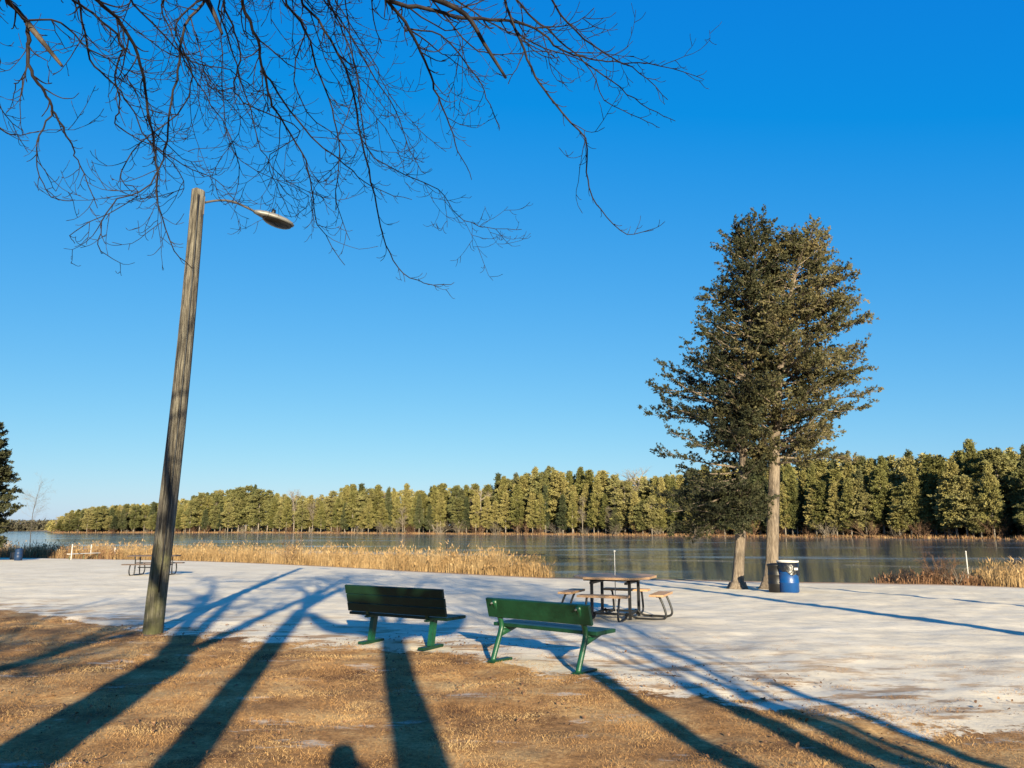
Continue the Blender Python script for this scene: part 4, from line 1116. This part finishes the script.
# ------------------------------------------------------------------ trees behind the viewer that throw the long shadows
def shadow_tree(px, py, y, h, r0, label, seed, limbs=16, first=0.4, fork=None, lean=0.0, stem=0.42):
    r0 *= 1.15
    base = trunk_base(px, py, y)
    e = empty('bare_tree', base, label, 'tree'); rng = np.random.default_rng(seed)
    fk = first * 10.0 * 0.9                                     # height of the fork
    pts = [Vector((0, 0, -0.3)), Vector((0, 0, 0.4))]; d = Vector((lean, 0, 1)).normalized()
    for i in range(4):
        d = (d + Vector((*rng.normal(0, 0.025, 2), 0))).normalized(); pts.append(pts[-1] + d * (fk - 0.4) / 4)
    tr = MB(); tr.tube(pts, [r0 * 1.5, r0 * 1.1, r0, r0 * 0.96, r0 * 0.93, r0 * 0.9], 14, True); tr.build('trunk', M['bark'], e, True)
    cr = MB(); ns = int(rng.integers(3, 5)); a0 = rng.uniform(0, 6.28)
    for k in range(ns):
        a = a0 + k * 6.28 / ns + rng.normal(0, 0.3); q = pts[-1] - Vector((0, 0, 0.1))
        dd = Vector((math.cos(a) * 0.42, math.sin(a) * 0.42, 1)).normalized(); P = [q]; L_ = (h - fk)
        for m in range(6):
            dd = (dd + Vector(rng.normal(0, 0.09, 3))).normalized(); P.append(P[-1] + dd * L_ / 6)
        R_ = [lerp(r0 * stem, r0 * 0.08, m / 6) for m in range(7)]
        cr.tube(P, R_, 8, False)
        for m in range(limbs):
            t = rng.uniform(0.1, 1) * 6; i = min(int(t), 5); a = rng.uniform(0, 6.28)
            grow(cr, P[i].lerp(P[i + 1], t - i), (math.cos(a), math.sin(a), rng.uniform(0.1, 0.9)), h * 0.2 * rng.uniform(0.6, 1.25), max(R_[i] * 0.5, 0.012), 0, rng, 4, 4, 0.16, 0.04, (5, 5, 3), 0.55)
    cr.build('crown', M['twig'], e, True)
    for q in (fork or []):  # extra limbs, shaped for the shadow they cast
        f = MB(); P = smooth_path([Vector(p) for p, _ in q], 4); f.tube(P, list(np.interp(np.linspace(0, 1, len(P)), np.linspace(0, 1, len(q)), [r for _, r in q])), 10); f.build('limb', M['bark'], e, True)
shadow_tree(102, 700, -2.0, 10, 0.29, 'bare tree out of view casting the thickest trunk shadow at the lower left', 701, 9, 0.36)
shade_limb_z = 4.37  # height of the level limbs added to shade the left bench
shadow_tree(409, 700, -3.2, 11, 0.18, 'bare tree out of view casting the trunk shadow that ends at the left bench', 702, 8, 0.485,
            fork=[[((0, 0, shade_limb_z - 0.25), 0.17), ((-0.45, 0, shade_limb_z - 0.03), 0.2), ((-0.95, 0.1, shade_limb_z + 0.03), 0.19), ((-1.5, 0.2, shade_limb_z + 0.6), 0.1)], [((0, 0, shade_limb_z - 0.25), 0.17), ((0.45, 0, shade_limb_z - 0.03), 0.21), ((0.95, 0.1, shade_limb_z + 0.0), 0.2), ((1.5, 0.1, shade_limb_z + 0.6), 0.08)]])
shadow_tree(665, 722, -2.5, 10, 0.11, 'slim bare tree out of view casting the narrow shadow below the green open bench', 703, 9, 0.36, stem=0.22)
shadow_tree(764, 722, -3.0, 10, 0.125, 'bare tree out of view casting the broad dark streak at the lower right', 704, 9, 0.34, stem=0.25)
shadow_tree(803, 722, -4.0, 11, 0.12, 'bare tree out of view casting the middle of the lower right grass shadows', 705, 9, 0.36, stem=0.25)
shadow_tree(846, 728, -3.5, 9, 0.055, 'slender bare tree out of view casting the thin streak right of the broad grass shadows', 709, 8, 0.32, stem=0.3)
shadow_tree(925, 742, -3.0, 9, 0.07, 'slim bare tree out of view casting the faint rightmost shadow on the grass', 706, 9, 0.34, stem=0.22)
shadow_tree(880, 614, 2.0, 14, 0.2, 'bare tree out of view casting the long shadow across the sand below the barrels', 707, 8, 0.75)
shadow_tree(1000, 604, 8.0, 13, 0.13, 'bare tree out of view casting the short shadow at the right edge of the sand', 708, 8, 0.6)
shadow_tree(-66, 690, -3.0, 6.2, 0.16, 'bare tree out of view dappling the grass left of the lamp post with twig shadows', 710, 17, 0.3)

# ------------------------------------------------------------------ the photographer (only the shadow of the head is in the picture)
def photographer():
    px, py = 0.03, -0.46
    e = empty('person', (px, py, gz(px, py)), 'person out of view in dark clothes holding up a phone, casting the head shadow', 'person')
    V = []; E = []; Rr = []
    def v(p, r, par=None):
        V.append(p); Rr.append(r)
        if par is not None: E.append((par, len(V) - 1))
        return len(V) - 1
    pel = v((0, 0, 0.95), 0.15); bel = v((0, 0.01, 1.12), 0.14, pel); che = v((0, 0, 1.32), 0.155, bel); nk0 = v((0, 0, 1.47), 0.07, che); nk1 = v((0, 0.015, 1.55), 0.055, nk0)
    hd1 = v((0, 0.03, 1.62), 0.085, nk1); hd2 = v((0, 0.02, 1.70), 0.09, hd1); v((0, 0.01, 1.76), 0.06, hd2)
    for s in (-1, 1):
        hip = v((s * 0.1, 0, 0.88), 0.1, pel); kn = v((s * 0.12, 0.02, 0.48), 0.06, hip); an = v((s * 0.13, -0.02, 0.08), 0.042, kn); v((s * 0.15, 0.16, 0.04), 0.035, an)
        sh = v((s * 0.19, 0, 1.42), 0.065, che); el = v((s * 0.26, 0.16, 1.2), 0.045, sh); wr = v((s * 0.11, 0.33, 1.45), 0.028, el)
        pm = v((s * 0.085, 0.36, 1.51), 0.028, wr)
        for k in range(4):
            f1 = v((s * (0.075 - 0.006 * k), 0.38 + 0.008 * k, 1.525 + 0.012 * k), 0.009, pm); v((s * (0.055 - 0.004 * k), 0.39, 1.535 + 0.012 * k), 0.008, f1)
        th = v((s * 0.075, 0.355, 1.49), 0.01, pm); v((s * 0.05, 0.365, 1.5), 0.009, th)
    me = bpy.data.meshes.new('body'); me.from_pydata(V, E, []); me.update()
    o = link('body', me, e); me.materials.append(M['cloth'])
    md = o.modifiers.new('skin', 'SKIN')
    for i, r in enumerate(Rr): me.skin_vertices[0].data[i].radius = (r, r)
    me.skin_vertices[0].data[0].use_root = True
    md.use_smooth_shade = True
    ss = o.modifiers.new('sub', 'SUBSURF'); ss.levels = 1; ss.render_levels = 2
    hb = MB(); hb.lathe([(0.02, 1.81), (0.07, 1.795), (0.1, 1.74), (0.104, 1.68), (0.09, 1.6)], 16, (0, -0.015, 0)); hb.build('hair', M['hair'], e, True)
    ph = empty('phone', (0, -0.075, 1.555), 'phone out of view held up by the person', 'phone')
    b = MB(); b.box((0, 0, 0.0), (0.15, 0.009, 0.072), None, 0.003); b.build('case', M['black_plastic'], ph)
    s = MB(); s.box((0, -0.0055, 0.0), (0.14, 0.001, 0.064)); s.build('screen', M['lens'], ph)
photographer()

# ------------------------------------------------------------------ light
w = bpy.data.worlds.new('World'); sc.world = w; w.use_nodes = True
N = w.node_tree.nodes; L = w.node_tree.links
bgn = N['Background']; sky = N.new('ShaderNodeTexSky'); sky.sky_type = 'NISHITA'; sky.sun_disc = False
sky.sun_elevation = SUN_EL; sky.sun_rotation = R(180) + SHADOW_AZ
sky.altitude = 0; sky.air_density = 1.0; sky.dust_density = 0.3; sky.ozone_density = 2.2
EXPO = 1.5
sep = N.new('ShaderNodeSeparateColor'); L.new(sky.outputs[0], sep.inputs[0]); cmb = N.new('ShaderNodeCombineColor')
def mth(op, a, b_):
    n = N.new('ShaderNodeMath'); n.operation = op
    for i, v in enumerate((a, b_)):
        if isinstance(v, (int, float)): n.inputs[i].default_value = v
        else: L.new(v, n.inputs[i])
    return n.outputs[0]
kx = 10.0 / 2 ** EXPO                              # deep polarised winter blue: the three channels of the sky model, re-graded
L.new(mth('MULTIPLY', mth('MAXIMUM', mth('SUBTRACT', sep.outputs[0], 1.03), 0.045), 0.087 * kx), cmb.inputs[0])
L.new(mth('MULTIPLY', mth('POWER', sep.outputs[1], 0.73), 0.17 * kx), cmb.inputs[1])
L.new(mth('MULTIPLY', mth('POWER', sep.outputs[2], 0.25), 0.57 * kx), cmb.inputs[2])
L.new(cmb.outputs[0], bgn.inputs['Color'])
bgn.inputs['Strength'].default_value = 0.1
sd = bpy.data.lights.new('sun', 'SUN'); sd.energy = 5.0; sd.angle = R(0.53); sd.color = (1.0, 0.86, 0.6)
so = bpy.data.objects.new('sun', sd); COL.objects.link(so)
dv = Vector((SV[0] * math.cos(SUN_EL), SV[1] * math.cos(SUN_EL), -math.sin(SUN_EL)))
so.rotation_euler = dv.to_track_quat('-Z', 'Y').to_euler(); so.location = (0, -10, 30)

sc.view_settings.view_transform = 'Standard'; sc.view_settings.look = 'None'; sc.view_settings.gamma = 1
sc.view_settings.exposure = EXPO; sc.view_settings.use_curve_mapping = False
sc.cycles.use_denoising = True
sc.cycles.max_bounces = 5; sc.cycles.diffuse_bounces = 2; sc.cycles.glossy_bounces = 3; sc.cycles.transmission_bounces = 2
sc.cycles.caustics_reflective = False; sc.cycles.caustics_refractive = False
sc.cycles.sample_clamp_indirect = 4
print('far trees', NT, 'cedars at', CED)
